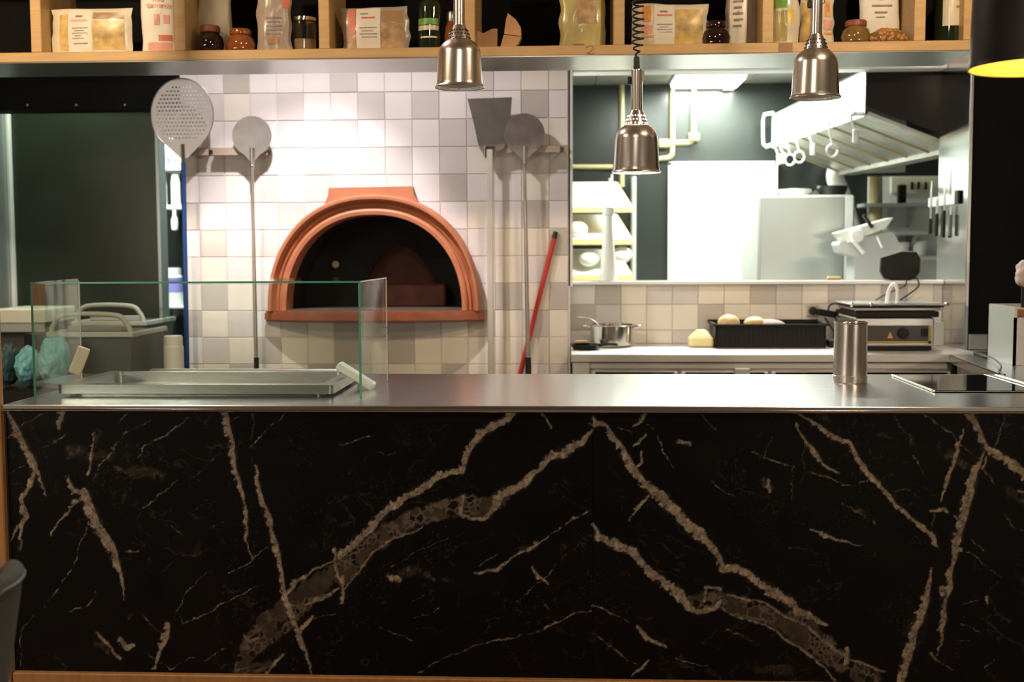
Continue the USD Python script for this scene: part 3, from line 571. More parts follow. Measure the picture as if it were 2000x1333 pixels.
part('frame_strip', box(h1-.012, h1, k0, k1, ZB+.001, ZB+.011, .002), polish, hob)
part('frame_strip', box(h1+.035, h1+.045, k0, k1, ZB+.001, ZB+.011, .002), polish, hob)
part('side_channel', box(h1, h1+.035, k0, k1, ZB+.001, ZB+.005), steel, hob)

# ================================================================== SHELF UNIT
SY0, SY1, SZ0, SZ1 = 5.20, 5.60, 2.357, 2.404
sh = thing('hanging_shelf', 'long warm oak open shelf hanging over the bar', 'shelf', (-0.6, 5.4, SZ0))
SXL, SXR = -3.05, at(1899, 60, SY0)[0]
part('bottom_board', box(SXL, SXR, SY0, SY1, SZ0+.004, SZ1, .003), wood, sh)
part('top_board', box(SXL, SXR, SY0, SY1, 2.80, 2.848, .003), wood, sh)
part('underside_panel', box(SXL, SXR, SY0+.002, SY1, SZ0, SZ0+.004), under_grey, sh, 'grey satin panel under the shelf')
part('back_panel', box(SXL, SXR, SY1-.012, SY1, SZ1, 2.80), black_matte, sh, 'black back panel')
DIV = [at(p, 95, SY0)[0] for p in (71, 351.5, 633.5, 917.5, 1209, 1499.5, 1796)]
for xd in DIV + [SXL+.024, SXR-.012]:
    part('divider', box(xd-.024, xd+.024, SY0, SY1-.012, SZ1, 2.80, .003), wood, sh)
part('knot_patch', box(at(1520, 95, SY0)[0], at(1548, 95, SY0)[0], SY0-.0006, SY0+.001, SZ0+.006, SZ1-.002), wood_patch, sh)
for xd in (-2.6, -0.5, 1.5): part('hanger', tube([(xd, 5.4, 2.845), (xd, 5.4, CEIL)], .008, 8), black_matte, sh)
z2 = at(1152, 98, SY0)
part('hand_mark', tube(smooth_path([(z2[0]-.02, SY0-.0006, z2[1]+.010), (z2[0]+.005, SY0-.0006, z2[1]+.018), (z2[0]+.016, SY0-.0006, z2[1]+.006), (z2[0], SY0-.0006, z2[1]-.008), (z2[0]-.012, SY0-.0006, z2[1]-.014), (z2[0]+.02, SY0-.0006, z2[1]-.016)]), .0016, 6), wood_patch, sh)

class Bag:
    """A flat filled pack standing on the shelf; prints follow its front."""
    def __init__(s, px0, px1, ztop, Y, d, z0=SZ1, taper=0.0, lean=0.0, wob=0.003, seed=0, px_top=None):
        s.x0, s.x1 = at(px0, 60, Y)[0], at(px1, 60, Y)[0]; s.z0, s.z1, s.Y, s.d, s.wob, s.seed, s.taper, s.lean = z0+.001, min(ztop, 2.77), Y, d, wob, seed, taper, lean
    def pt(s, u, v, side, off=0.0):
        u, v = np.broadcast_arrays(np.asarray(u, float), np.asarray(v, float))
        bul = s.d*np.power(np.clip(np.sin(np.pi*u)*np.clip(np.sin(np.pi*(0.12+.88*v)), 0, 1), 0, 1), .45)
        w = meshkit.fbm(np.stack([u*4, v*5, np.full_like(u, side)], -1), 3, s.seed)-.5
        edge = s.wob*(meshkit.noise(np.stack([np.round(u)*7+0*v, v*6, 0*u], -1), s.seed)-.5)*4*np.abs(2*u-1)**4
        top = s.wob*3*(meshkit.noise(np.stack([u*4, 0*u, 0*u], -1), s.seed+5)-.5)*v**6
        x = s.x0+(s.x1-s.x0)*(u+(0.5-u)*s.taper*v)+edge+s.lean*v; z = s.z0+(s.z1-s.z0)*v+top
        y = s.Y+side*(bul*(1+.5*w)+.002)+side*off
        return np.stack([x, y, z], -1)
    def body(s, n=22, m=20):
        u, v = np.meshgrid(np.linspace(0, 1, n), np.linspace(0, 1, m)); F = s.pt(u, v, -1); B = s.pt(u, v, 1)
        f = grid_mesh(F); b = grid_mesh(B); b.invert(); return cat_([f, b])
    def patch(s, u0, u1, v0, v1, n=10, m=8, off=.0015):
        u, v = np.meshgrid(np.linspace(u0, u1, n), np.linspace(v0, v1, m)); return grid_mesh(s.pt(u, v, -1, off))
def pack(name, label, cat, bag, m, prints=(), group=None):
    t = thing(name, label, cat, ((bag.x0+bag.x1)/2, bag.Y, bag.z0), group)
    part('wrapper', bag.body(), m, t, smooth=50)
    for nm, q, mm in prints: part(nm, cat_([bag.patch(*r) for r in q]) if isinstance(q, list) else q, mm, t, smooth=50)
    return t
def lines(u0, u1, v, n, dv, h=.018): return [(u0+(.03 if k % 2 else 0), u1-(.05 if k % 3 == 1 else 0), v-dv*k, v-dv*k+h, 8, 2, .0028) for k in range(n)]
YB_ = 5.30
ztop = lambda py, Y=YB_: at(1000, py, Y)[1]+ .0
def zt(px, py, Y=YB_): return at(px, py, Y)[1]
# compartment 1: pasta pack and rice bag
b = Bag(103, 258, zt(180, 17), YB_, .030, seed=1)
pack('pasta_pack', 'cream pack with pasta windows and white label in the shelf bay at far left', 'pasta pack', b, film,
     [('pasta_window', [(.11, .22, .08, .86)], pasta), ('front_label', [(.225, .53, .05, .97, 10, 8, .0022)], paper_label), ('pasta_window', [(.54, .92, .10, .72)], pasta), ('brown_band', [(.54, .92, .76, .90)], ink_brown),
      ('red_line', [(.26, .47, .70, .745, 8, 2, .003)], ink_pink), ('title_print', [(.32, .41, .80, .84, 6, 2, .003)], ink), ('small_print', lines(.28, .48, .55, 5, .055)+[(.29, .48, .22, .24, 6, 2, .003)], ink)])
b = Bag(277, 345, zt(310, -60), YB_, .034, seed=2, taper=.06)
t = pack('rice_bag', 'white rice bag with red lettering beside the pasta pack at far left', 'rice bag', b, paper_white,
     [('print_figure', [(.45, .60, .34, .47, 6, 5, .003), (.70, .86, .36, .46, 6, 5, .003)], ink_pink), ('base_print', [(.22, .90, .02, .13, 8, 4, .003)], ink_pink), ('side_print', [(.55, .92, .15, .22, 8, 4, .003)], ink_red)])
xc = (b.x0+b.x1)/2
part('lettering', cat_([text('Riso', .018, xc+.012, YB_-.0375, zt(315, 6), bold=True), text('Carnaroli', .0175, xc+.010, YB_-.0385, zt(315, 18), bold=True)]), ink_red, t, 'red letters Riso Carnaroli')
# compartment 2
b = Bag(386, 455, zt(420, -70), 5.40, .04, seed=3, wob=.004); pack('paper_flour_bag', 'crumpled cream paper bag behind the two small jars', 'paper bag', b, kraft)
def jar(name, label, px0, px1, pyt, m, lid=jar_cloth, Y=YB_, squash=1.0, cat='jar', lidr=.72):
    x0, x1 = at(px0, 80, Y)[0], at(px1, 80, Y)[0]; r = (x1-x0)/2; xc = (x0+x1)/2; h = zt((px0+px1)/2, pyt, Y)-SZ1
    t = thing(name, label, cat, (xc, Y, SZ1)); z = SZ1+.001
    part('body', lathe([(0, z), (r*.72, z), (r*.93, z+h*.10), (r, z+h*.34), (r*.90, z+h*.58), (r*.66, z+h*.70), (r*.64, z+h*.76), (0, z+h*.765)], xc, Y, 32), m, t, smooth=40)
    part('lid', lathe([(r*.64, z+h*.72), (r*lidr, z+h*.74), (r*(lidr+.02), z+h*.90), (r*lidr*.92, z+h*.97), (0, z+h)], xc, Y, 32), lid, t, smooth=40)
    return t
jar('jam_jar', 'dark jam jar with a red cloth lid in front of the cream paper bag', 384, 437, 50, dark_jar)
jar('jam_jar', 'amber jam jar just right of the dark jam jar', 442, 499, 57, amber_jar, amber_jar)
b = Bag(503, 570, zt(535, -50), YB_, .034, seed=4)
pack('flour_pack', 'grey-beige flour pack with small brown print and red corner tab', 'flour pack', b, film_grey, [('brown_motif', [(.36, .66, .10, .19, 6, 4, .003)], ink_brown), ('red_tab', [(.78, .98, .56, .80, 5, 5, .003)], ink_red), ('small_print', lines(.3, .75, .42, 5, .05, .02), ink)])
Y = 5.36; x0, x1 = at(571, 70, Y)[0], at(606, 70, Y)[0]; xc, r = (x0+x1)/2+.012, .058
t = thing('preserving_jar', 'clear glass preserving jar beside the grey-beige flour pack', 'jar', (xc, Y, SZ1))
z = SZ1+.001; h = zt(590, 34, Y)-SZ1
part('glass', lathe([(0, z), (r, z), (r, z+h*.8), (r*.86, z+h*.88), (r*.82, z+h*.88), (r*.94, z+h*.79), (r*.94, z+.006), (0, z+.006)], xc, Y, 32), clear_glass, t, smooth=35)
part('filling', lathe([(0, z+.008), (r*.92, z+.008), (r*.92, z+h*.38), (0, z+h*.40)], xc, Y, 24), rusk, t, smooth=35)
part('lid', lathe([(r*.8, z+h*.86), (r*.98, z+h*.88), (r*.98, z+h*.97), (0, z+h*.98)], xc, Y, 32), polish, t, smooth=35)
# compartment 3
b = Bag(669, 800, zt(720, 14), YB_, .030, seed=6, wob=.005)
pack('biscuit_pack', 'dim beige biscuit pack with white label in the middle-left bay', 'biscuit pack', b, film_grey,
     [('front_label', [(.22, .58, .02, .97, 10, 8, .0022)], paper_label), ('red_side', [(.10, .21, .35, .95)], ink_red), ('biscuit_window', [(.09, .21, .03, .33)], rusk), ('biscuit_window', [(.59, .92, .06, .62)], rusk), ('brown_band', [(.59, .92, .64, .90)], ink_brown),
      ('red_line', [(.30, .50, .72, .76, 6, 2, .003)], ink_red), ('title_print', [(.28, .40, .82, .85, 6, 2, .003)], ink), ('small_print', lines(.27, .53, .5, 4, .07, .02), ink)])
def bottle(name, label, px0, px1, Y, h, m, capm, prints=()):
    x0, x1 = at(px0, 60, Y)[0], at(px1, 60, Y)[0]; r = (x1-x0)/2; xc = (x0+x1)/2; z = SZ1+.001
    t = thing(name, label, 'bottle', (xc, Y, SZ1))
    part('body', lathe([(0, z), (r*.95, z), (r, z+.006), (r, z+h*.56), (r*.9, z+h*.63), (r*.42, z+h*.74), (r*.36, z+h*.92), (0, z+h*.92)], xc, Y, 32), m, t, smooth=40)
    part('cap', lathe([(r*.40, z+h*.86), (r*.42, z+h*.87), (r*.42, z+h*.995), (0, z+h)], xc, Y, 24), capm, t, smooth=40)
    for nm, v0, v1, a0_, a1_, mm in prints:
        a = np.linspace(math.radians(a0_), math.radians(a1_), 16); zz = np.linspace(z+h*v0, z+h*v1, 3); A, ZZ = np.meshgrid(a, zz)
        part(nm, grid_mesh(np.stack([xc+(r+.0008)*np.cos(A), Y+(r+.0008)*np.sin(A), ZZ], -1)), mm, t, smooth=True)
    return t
bottle('oil_bottle', 'dark green oil bottle with green and cream label behind the first heat lamp', 817, 862, 5.33, .34, green_glass, black_plastic,
       [('green_label', .33, .41, 205, 325, ink_green), ('cream_label', .26, .32, 205, 325, film), ('small_print', .16, .18, 225, 315, paper_label)])
jar('glass_jar', 'small grey lidded jar half hidden behind the first heat lamp', 868, 900, 22, amber_jar, under_grey, 5.34)
# compartment 4: wedges and a clear pack
def wedge(px_pts, Y, d, label):
    q = sg.Polygon([at(a, c, Y) for a, c in px_pts]); m = extrude_y(q, Y, Y+d); m.apply_translation((0, 0, SZ1+.0005-m.vertices[:, 2].min()))
    return solid('wooden_wedge', m, cheese_rind, label, 'wooden wedge', 'split wooden wedges on the shelf')
wedge([(929, 91), (971, 90), (971, 47), (962, 47), (952, 52), (944, 56), (936, 52), (929, 54)], 5.32, .06, 'low tan wooden wedge block beside the shelf divider')
wedge([(975, 90), (998, 89), (1012, 78), (1018, 64), (984, 60)], 5.30, .06, 'lower half of the rounded tan wooden wedge')
p = wedge([(984.5, 59.5), (1018, 64), (1017, 47), (1008, 32), (992, 19), (988, 33)], 5.301, .06, 'upper half of the rounded tan wooden wedge')
zl = at(1000, 60, 5.30)[1]; 
o = UsdGeom.Xformable(stage.GetPrimAtPath(p)); op0 = o.GetOrderedXformOps()[0]; tv = op0.Get(); op0.Set(Gf.Vec3d(tv[0], tv[1], tv[2]+(at(984.5, 59.5, 5.30)[1]-SZ1-.026)))
b = Bag(1094, 1180, zt(1140, -60), YB_, .04, seed=8, wob=.004, taper=-.05, lean=.0)
pack('dried_pasta_bag', 'tall clear yellowish bag of dried goods with dark contents', 'food bag', b, olive_pack, [('dark_contents', [(.38, .82, .30, .66, 8, 8, .002)], rusk), ('bottom_seal', [(.30, .55, .02, .05, 6, 2, .002)], ink)])
# compartment 5
b = Bag(1233, 1382, zt(1310, 8), YB_, .030, seed=9)
pack('pasta_pack', 'cream pack with orange square and pasta window behind the coiled lamp cord', 'pasta pack', b, film,
     [('orange_square', [(.14, .25, .58, .94, 6, 5, .003)], ink_orange), ('pink_band', [(.13, .27, .30, .50, 6, 4, .003)], ink_pink), ('orange_line', [(.13, .28, .22, .26, 6, 2, .003)], ink_orange), ('front_label', [(.29, .56, .03, .97, 10, 8, .0022)], paper_label), ('pasta_window', [(.57, .93, .04, .86)], pasta),
      ('red_line', [(.33, .53, .70, .74, 6, 2, .003)], ink_red), ('title_print', [(.37, .47, .79, .83, 6, 2, .003)], ink), ('small_print', lines(.33, .53, .5, 4, .06, .018), ink)])
jar('jam_jar', 'round black-purple jam jar in front of the second pasta pack', 1370, 1427, 42, dark_jar, dark_jar)
b = Bag(1418, 1480, zt(1450, -60), 5.38, .036, seed=10)
pack('coffee_bag', 'tall grey-brown bag behind the round black-purple jar', 'food bag', b, film_grey, [('front_label', [(.10, .62, .02, .95)], paper_label), ('small_print', lines(.18, .5, .6, 5, .08, .03), ink)])
# compartment 6
b = Bag(1511, 1560, zt(1535, -50), YB_, .032, seed=11)
pack('green_food_pack', 'green and white food pack at the left of its shelf bay', 'food pack', b, film, [('green_top', [(.04, .5, .52, .98)], ink_green), ('green_band', [(.52, .95, .70, .98)], ink_green), ('yellow_print', [(.5, .75, .30, .50)], ink_yellow), ('food_picture', [(.06, .48, .06, .48)], olive_pack)])
b = Bag(1561, 1627, zt(1590, -5), 5.34, .030, seed=12)
pack('rusk_box_pack', 'cream pack with a small red and orange square behind the third heat lamp', 'food pack', b, film, [('orange_square', [(.72, .88, .62, .95, 6, 5, .003)], ink_orange), ('red_dot', [(.76, .85, .74, .88, 6, 5, .004)], ink_red), ('pink_band', [(.68, .92, .34, .54, 6, 4, .003)], ink_pink), ('orange_line', [(.70, .95, .24, .28, 6, 2, .003)], ink_orange), ('food_window', [(.05, .40, .05, .92)], pasta)])
jar('jam_jar', 'olive-brown jam jar with red cloth lid at the right end of the shelf', 1642, 1700, 40, olive_jar, jar_cloth)
b = Bag(1676, 1756, zt(1715, -60), 5.40, .03, seed=13, wob=.003)
pack('flour_pack', 'smooth pale grey-white pack with small centred print at the right', 'flour pack', b, paper_white, [('small_print', [(.28, .78, .55, .575, 8, 2, .003), (.35, .66, .46, .485, 8, 2, .003), (.38, .6, .40, .415, 8, 2, .003), (.45, .55, .64, .655, 5, 2, .003)], ink)])
Y = 5.27; c0, c1 = at(1695, 70, Y)[0], at(1772, 70, Y)[0]
nt = thing('hazelnut_bag', 'low clear bag heaped with hazelnuts beside the olive-brown jar', 'bag of nuts', ((c0+c1)/2, Y, SZ1))
u = np.linspace(0, 2*np.pi, 28, endpoint=False)
xc, rx = (c0+c1)/2, (c1-c0)/2
part('film', lathe([(0, SZ1+.001), (.9, SZ1+.001), (1, SZ1+.02), (.92, SZ1+.042), (.6, SZ1+.057), (0, SZ1+.062)], xc, Y, 28, rx, .05), olive_jar, nt, smooth=40)
for k in range(46):
    a, e = rng.uniform(math.pi, 2*math.pi), rng.uniform(0.05, 1.25)
    px, py, pz = xc+rx*.95*math.cos(a)*math.cos(e), Y+.05*math.sin(a)*math.cos(e), SZ1+.006+.054*math.sin(e)
    part('hazelnut', trimesh.creation.icosphere(1, rng.uniform(.009, .0125)).apply_translation((px, py, pz)), nut_mat, nt, smooth=True)
# compartment 7
bottle('oil_bottle', 'dark oil bottle with a cream tag label in the last shelf bay', 1826, 1886, 5.33, .385, green_glass, black_plastic, [('cream_label', .19, .60, 224, 316, film), ('label_emblem', .51, .545, 272, 284, ink_brown), ('label_emblem', .38, .41, 272, 284, ink_brown)])

# ================================================================== HEAT LAMPS
hl = thing('heat_lamp', 'lowest brushed steel heat lamp on a coiled black cord', 'heat lamp', (0.2465, 4.6, 1.812))
LX, LY, LZ = 0.2465, 4.6, 1.812
s = 1/500.0*1.0
prof = [(.0955, 0), (.0965, .002), (.0955, .005), (.0905, .010), (.0885, .022), (.0825, .130), (.0790, .146), (.0710, .160), (.0590, .173), (.0430, .184)]
shell = lathe([(r, LZ+z) for r, z in prof]+[(r-.002, LZ+z) for r, z in prof[::-1]], LX, LY, 56)
part('shade', shell, nickel, hl, smooth=35)
part('shade_lining', lathe([(r-.003, LZ+z+.001) for r, z in prof], LX, LY, 40), white_paint, hl, smooth=35)
cz0, cz1 = LZ+.183, LZ+.238
part('vented_collar', lathe([(.0430, cz0), (.0400, cz0+.012), (.0350, cz0+.028), (.0290, cz0+.042), (.0235, cz1)], LX, LY, 48), nickel, hl, smooth=35)
def vents(x, y, z0):
    d_ = []
    for row, (rr, zz) in enumerate(((.0415, .006), (.0378, .020), (.0330, .034))):
        for k in range(18):
            a = 2*math.pi*(k+.5*(row % 2))/18; d_.append(trimesh.creation.icosphere(1, .0031).apply_translation((x+rr*math.cos(a), y+rr*math.sin(a), z0+zz)))
    return cat_(d_)
glow = usdkit.material(stage, L+'vent_glow', {'e': ('emission', {'color': (1.0, 0.90, 0.70), 'strength': 3.0})}, [], surface='e.emission')
part('vent_hole', vents(LX, LY, cz0), glow, hl, 'lit vent holes', kind='stuff')
part('neck', lathe([(.0235, cz1-.002), (.0222, cz1+.004), (.0222, cz1+.150), (.020, cz1+.156), (0, cz1+.156)], LX, LY, 32), nickel, hl, smooth=30)
part('switch', box(LX-.034, LX-.021, LY-.008, LY+.008, cz1+.100, cz1+.128, .002), black_plastic, hl)
part('bracket', box(LX+.02, LX+.029, LY-.01, LY+.01, cz1+.115, cz1+.15, .003), steel, hl)
gz = cz1+.154
part('cord_grip', lathe([(0, gz), (.0125, gz), (.0115, gz+.03), (.010, gz+.05), (0, gz+.05)], LX, LY, 20), rubber, hl, smooth=30)
t = np.linspace(0, 1, 900); turns = 30; zz = gz+.045+t*(2.98-gz-.045); cr = .0205*np.clip(t*14, 0.15, 1)
part('coiled_cord', tube(np.stack([LX+cr*np.cos(2*np.pi*turns*t)+.006*np.sin(t*9), LY+cr*np.sin(2*np.pi*turns*t), zz], 1), .0036, 6), rubber, hl, smooth=True)
part('ceiling_cord', tube([(LX, LY, 2.97), (LX, LY, CEIL)], .0045, 8), rubber, hl)
part('bulb', trimesh.creation.icosphere(2, .034).apply_translation((LX, LY, LZ+.095)), bulb_mat, hl, 'lit bulb', smooth=True)
HX1, HZ1 = -0.435, 2.144; HX3, HZ3 = 0.925, 2.090
# the two upper lamps are switched off and hang from shorter cords
def lamp_copy(x, z, label):
    p = thing('heat_lamp', label, 'heat lamp', (x, 4.6, z), None)
    for c in list(stage.GetPrimAtPath(hl).GetChildren()):
        if c.GetName() in ('coiled_cord', 'ceiling_cord', 'bulb', 'vent_hole'): continue
        q = stage.DefinePrim(f'{p}/{c.GetName()}'); q.GetReferences().AddInternalReference(c.GetPath())
    part('vent_hole', vents(x, 4.6, z+cz0-LZ), black_plastic, p, kind='stuff')
    part('bulb', trimesh.creation.icosphere(2, .034).apply_translation((x, 4.6, z+.095)), white_plastic, p, 'unlit bulb', smooth=True)
    g2 = z+(gz-LZ); zz = g2+.045+t*(CEIL-.05-g2-.045)
    n2 = max(8, int((CEIL-g2)*24)); cr2 = .0205*np.clip(t*14, 0.15, 1)
    part('coiled_cord', tube(np.stack([x+cr2*np.cos(2*np.pi*n2*t), 4.6+cr2*np.sin(2*np.pi*n2*t), zz], 1), .0036, 6), rubber, p, smooth=True)
    part('ceiling_cord', tube([(x, 4.6, CEIL-.06), (x, 4.6, CEIL)], .0045, 8), rubber, p)
lamp_copy(HX1, HZ1, 'brushed steel heat lamp hanging above the pizza oven')
lamp_copy(HX3, HZ3, 'brushed steel heat lamp hanging in front of the kitchen hood')

# black pendant on the right, gold inside
PX, PY, PZ = 1.262, 3.3, 2.001; pr = .183
pd = thing('pendant_lamp', 'large black drum pendant lamp with gold lining at the top right', 'pendant lamp', (PX, PY, PZ))
part('shade', lathe([(pr, PZ), (pr-.004, PZ+.02), (pr-.012, PZ+.32), (pr-.03, PZ+.36), (.03, PZ+.40), (.03, PZ+.42), (0, PZ+.42)], PX, PY, 64), black_plastic, pd, smooth=30)
part('lining', lathe([(pr-.0005, PZ-.0005), (pr-.004, PZ+.001), (pr-.008, PZ+.02), (pr-.016, PZ+.31), (.03, PZ+.37), (0, PZ+.37)], PX, PY, 64), gold, pd, 'gold lining', smooth=30)
part('bulb', trimesh.creation.icosphere(2, .05).apply_translation((PX, PY, PZ+.20)), pend_bulb, pd, smooth=True)
part('cord', tube([(PX, PY, PZ+.41), (PX, PY, CEIL)], .005, 8), rubber, pd)

# ================================================================== PIZZA OVEN
ov = thing('pizza_oven', 'terracotta arched wood-fired pizza oven built into the tiled wall', 'pizza oven', (OX, YO, 1.12))
prof = [(0.0, 0.10), (0.0, -.035), (.03, -.052), (.20, -.056), (.30, -.050), (.34, -.036), (.40, -.034), (.44, -.048), (.50, -.052), (.55, -.040), (.60, -.036), (.66, -.060), (.76, -.085), (.88, -.086), (.96, -.070), (1.0, -.045), (1.0, .0)]
IN, OU = superarc(AI, HI, 81), superarc(AO, HO, 81)
P = np.array([[[IN[k, 0]+(OU[k, 0]-IN[k, 0])*w, YO+d, IN[k, 1]+(OU[k, 1]-IN[k, 1])*w] for k in range(81)] for w, d in prof])
part('arch_surround', grid_mesh(P), terracotta, ov, smooth=35)
fp = [(646, 368), (808, 365), (811, 383), (820, 398), (840, 414), (870, 436), (735, 400), (600, 440), (626, 412), (638, 399), (644, 385)]
part('flue_collar', extrude_y(sg.Polygon([at(a, c, YO) for a, c in fp]).difference(sg.Polygon(superarc(AO-.012, HO-.012))), YO-.055, YO+.02), terracotta, ov)
lx = np.linspace(-1, 1, 41); pl = [(OX+.612*a, YO-.045-.115*(1-abs(a)**2.6)) for a in lx]
lp = sg.Polygon(pl+[(OX+.612, YO+.0), (OX-.612, YO+.0)])
lay = [(lp.buffer(-.008), OZ-.058, OZ-.050), (lp, OZ-.050, OZ-.012), (lp.buffer(-.006), OZ-.012, OZ-.002)]
part('ledge', cat_([extrude_z(*q) for q in lay]), terracotta_lip, ov)
part('hearth', box(OX-AI-.02, OX+AI+.02, YO-.03, YO+.62, OZ-.05, OZ+.004), hearth, ov)
# vestibule shell (sooty) closing back to the inner arch
D1, D2 = superarc(AI+.015, HI+.015, 49), superarc(AI*.97, HI*.97, 49)
inner_arc = superarc(.235, .36, 49, 1.75); inner_arc[:, 0] += .075
P = np.array([[[D1[k, 0], YO+.03, D1[k, 1]] for k in range(49)], [[D2[k, 0], YO+.38, D2[k, 1]] for k in range(49)], [[inner_arc[k, 0], YO+.44, inner_arc[k, 1]] for k in range(49)]])
v_ = grid_mesh(P); v_.invert(); part('soot_vault', v_, soot, ov, 'soot-blackened vault', smooth=35)
P = np.array([[[inner_arc[k, 0], YO+.44, inner_arc[k, 1]] for k in range(49)], [[inner_arc[k, 0], YO+.55, inner_arc[k, 1]] for k in range(49)]])
v_ = grid_mesh(P); v_.invert(); part('inner_arch', v_, firebrick, ov, 'red firebrick inner arch')
part('rear_bricks', box(OX-.20, OX+.36, YO+.56, YO+.62, OZ, OZ+.42), firebrick, ov)
part('brick_step', box(OX+.0, OX+.36, YO+.30, YO+.40, OZ+.004, OZ+.135, .01), firebrick, ov)
tx = at(655, 517, YO+.36)
part('thermometer', lathe([(0, 0), (.021, 0), (.021, .01), (.017, .014), (0, .015)], n=20).apply_transform(trimesh.transformations.rotation_matrix(math.pi/2, (1, 0, 0))).apply_translation((tx[0], YO+.37, tx[1])), rack_tan, ov)

# peel racks and peels
def rack(px0, px1, slots, label):
    x0, x1 = at(px0, 290, 6.42)[0], at(px1, 290, 6.42)[0]; z = 2.083
    t = thing('peel_rack', label, 'peel rack', ((x0+x1)/2, 6.46, z-.04), 'slotted racks for the pizza peels')
    q = sg.box(x0, 6.432, x1, YO-.001)
    for sx in slots: q = q.difference(sg.box(sx-.012, 6.42, sx+.012, 6.465)).difference(sg.Point(sx, 6.465).buffer(.014))
    part('top_plate', extrude_z(q, z-.004, z), rack_tan, t)
    part('front_lip', cat_([box(a, c, 6.430, 6.434, z-.036, z) for a, c in zip([x0]+[sx+.012 for sx in slots], [sx-.012 for sx in slots]+[x1])]), rack_tan, t)
    part('wall_flange', box(x0, x1, YO-.004, YO-.001, z-.03, z), rack_tan, t)
RX = at(491, 290, 6.36)[0]
rack(366, 521, [at(410, 290, 6.42)[0], RX], 'slotted tan metal rack on the left of the oven')
rack(966, 1108, [at(1025, 290, 6.42)[0], at(1098, 290, 6.42)[0]], 'slotted tan metal rack on the right of the oven')
def pole(p0, p1, r0, r1, n=14): return tube(np.linspace(p0, p1, 6), np.linspace(r0, r1, 6), n)
# perforated peel on a blue pole
PYv = 6.38
cx, cz = at(356, 224, PYv); rx, rz = .172, .195
q = affinity.scale(sg.Point(0, 0).buffer(1, 48), rx, rz)
q = unary_union([q, sg.Polygon([(-.13, -.13), (.13, -.13), (.022, -.235), (-.016, -.235)])]); q = affinity.translate(q, cx, cz)
holes = []
for r in range(-7, 8):
    for c in range(-8, 9):
        hx, hz = c*.0195+(r % 2)*.0097, r*.021
        if (hx/(rx-.025))**2+(hz/(rz-.03))**2 < 1 and hz > -.13: holes.append(sg.box(cx+hx-.0050, cz+hz-.0036, cx+hx+.0050, cz+hz+.0036))
pp = thing('pizza_peel', 'large round perforated pizza peel on a blue pole', 'pizza peel', (cx, PYv, FZ))
part('blade', extrude_y(q.difference(unary_union(holes)), PYv-.001, PYv+.001), perf, pp)
part('blade_rim', tube([(cx+rx*math.cos(a), PYv, cz+rz*math.sin(a)) for a in np.linspace(-.9, math.pi+.9, 60)], .003, 6), alu, pp, smooth=True)
b0_, b1_ = at(357.5, 300, PYv), at(366, 726, PYv)
part('socket', pole((b0_[0], PYv-.004, b0_[1]+.05), (b0_[0]+.002, PYv-.004, b0_[1]-.06), .011, .012), polish, pp, smooth=40)
sl = (b1_[0]-b0_[0])/(b1_[1]-b0_[1]); lowx = b0_[0]+sl*(FZ-b0_[1])
part('pole', pole((b0_[0]+.001, PYv-.004, b0_[1]-.05), (lowx, PYv-.004, FZ+.001), .0135, .0135), blue, pp, 'blue pole', smooth=40)
def peel(px, pyc, rpx, Y, px_bot, rt, rb, bm, hm, label, grip=True, gpy=700):
    cx, cz = at(px, pyc, Y); r = rpx/FPX*Y
    t = thing('pizza_peel', label, 'pizza peel', (cx, Y, FZ))
    q = unary_union([sg.Point(cx, cz).buffer(r, 40), sg.Polygon([(cx-r*.55, cz-r*.75), (cx+r*.55, cz-r*.75), (cx+.016, cz-r*1.22), (cx-.016, cz-r*1.22)])])
    part('blade', extrude_y(q, Y-.002, Y+.002), bm, t)
    xb, zb = at(px_bot, 725, Y); zt_ = cz-r*1.05; sl = (xb-cx)/(zb-zt_)
    f = lambda z: (cx+sl*(z-zt_), Y-.008, z)
    part('socket', pole(f(zt_+.05), f(zt_-.06), .012, .011), hm, t, smooth=40)
    zg = at(px_bot, gpy, Y)[1]
    part('handle', pole(f(zt_-.03), f(zg), rt, rb), hm, t, smooth=40)
    part('grip', pole(f(zg+.005), f(FZ+.001), rb+.004, rb+.004), rubber, t, 'black grip', smooth=40)
    part('rivet', trimesh.creation.icosphere(1, .008).apply_translation((f(zt_-.05)[0], Y-.017, zt_-.05)), polish, t, smooth=True)
peel(492, 266, 39, 6.415, 502, .0075, .010, alu, steel, 'small round aluminium pizza peel left of the oven')
peel(1024, 262, 39.5, 6.412, 1032, .0085, .0125, alu_dark, steel_dull, 'small round dark worn pizza peel right of the oven')
Y = 6.418
sp = thing('pizza_peel', 'square-ended aluminium pizza peel right of the oven', 'pizza peel', (at(957, 700, Y)[0], Y, FZ))
part('blade', extrude_y(sg.Polygon([at(a, c, Y) for a, c in ((913, 193), (1000, 190), (997, 230), (985, 290), (968, 296), (962, 312), (950, 312), (935, 287), (925, 240))]), Y-.002, Y+.002), alu, sp)
c0_, c1_ = at(957, 296, Y), at(957.5, 726, Y)
part('handle', cat_([box(c0_[0]-.017, c0_[0]+.017, Y-.018, Y-.004, FZ+.001, c0_[1]+.01, .005)]), mat('pale_anodised', (.70, .67, .62), .4, .3), sp, 'flat pale metal handle')
part('bracket', box(c0_[0]-.03, c0_[0]+.03, Y-.012, Y-.002, c0_[1]-.03, c0_[1]+.03, .004), polish, sp)
Y = 6.44; r0_, r1_ = at(1083, 462, Y), at(1016, 729, Y); d_ = (np.array(r1_)-np.array(r0_)); k_ = (FZ+.012-r0_[1])/d_[1]
rs = thing('broom_stick', 'red stick with a black cap leaning on the tiles', 'stick', (r0_[0]+d_[0]*k_, Y-.1, FZ))
e0, e1 = (r0_[0], YO-.018, r0_[1]), (r0_[0]+d_[0]*k_, YO-.035, FZ+.012)
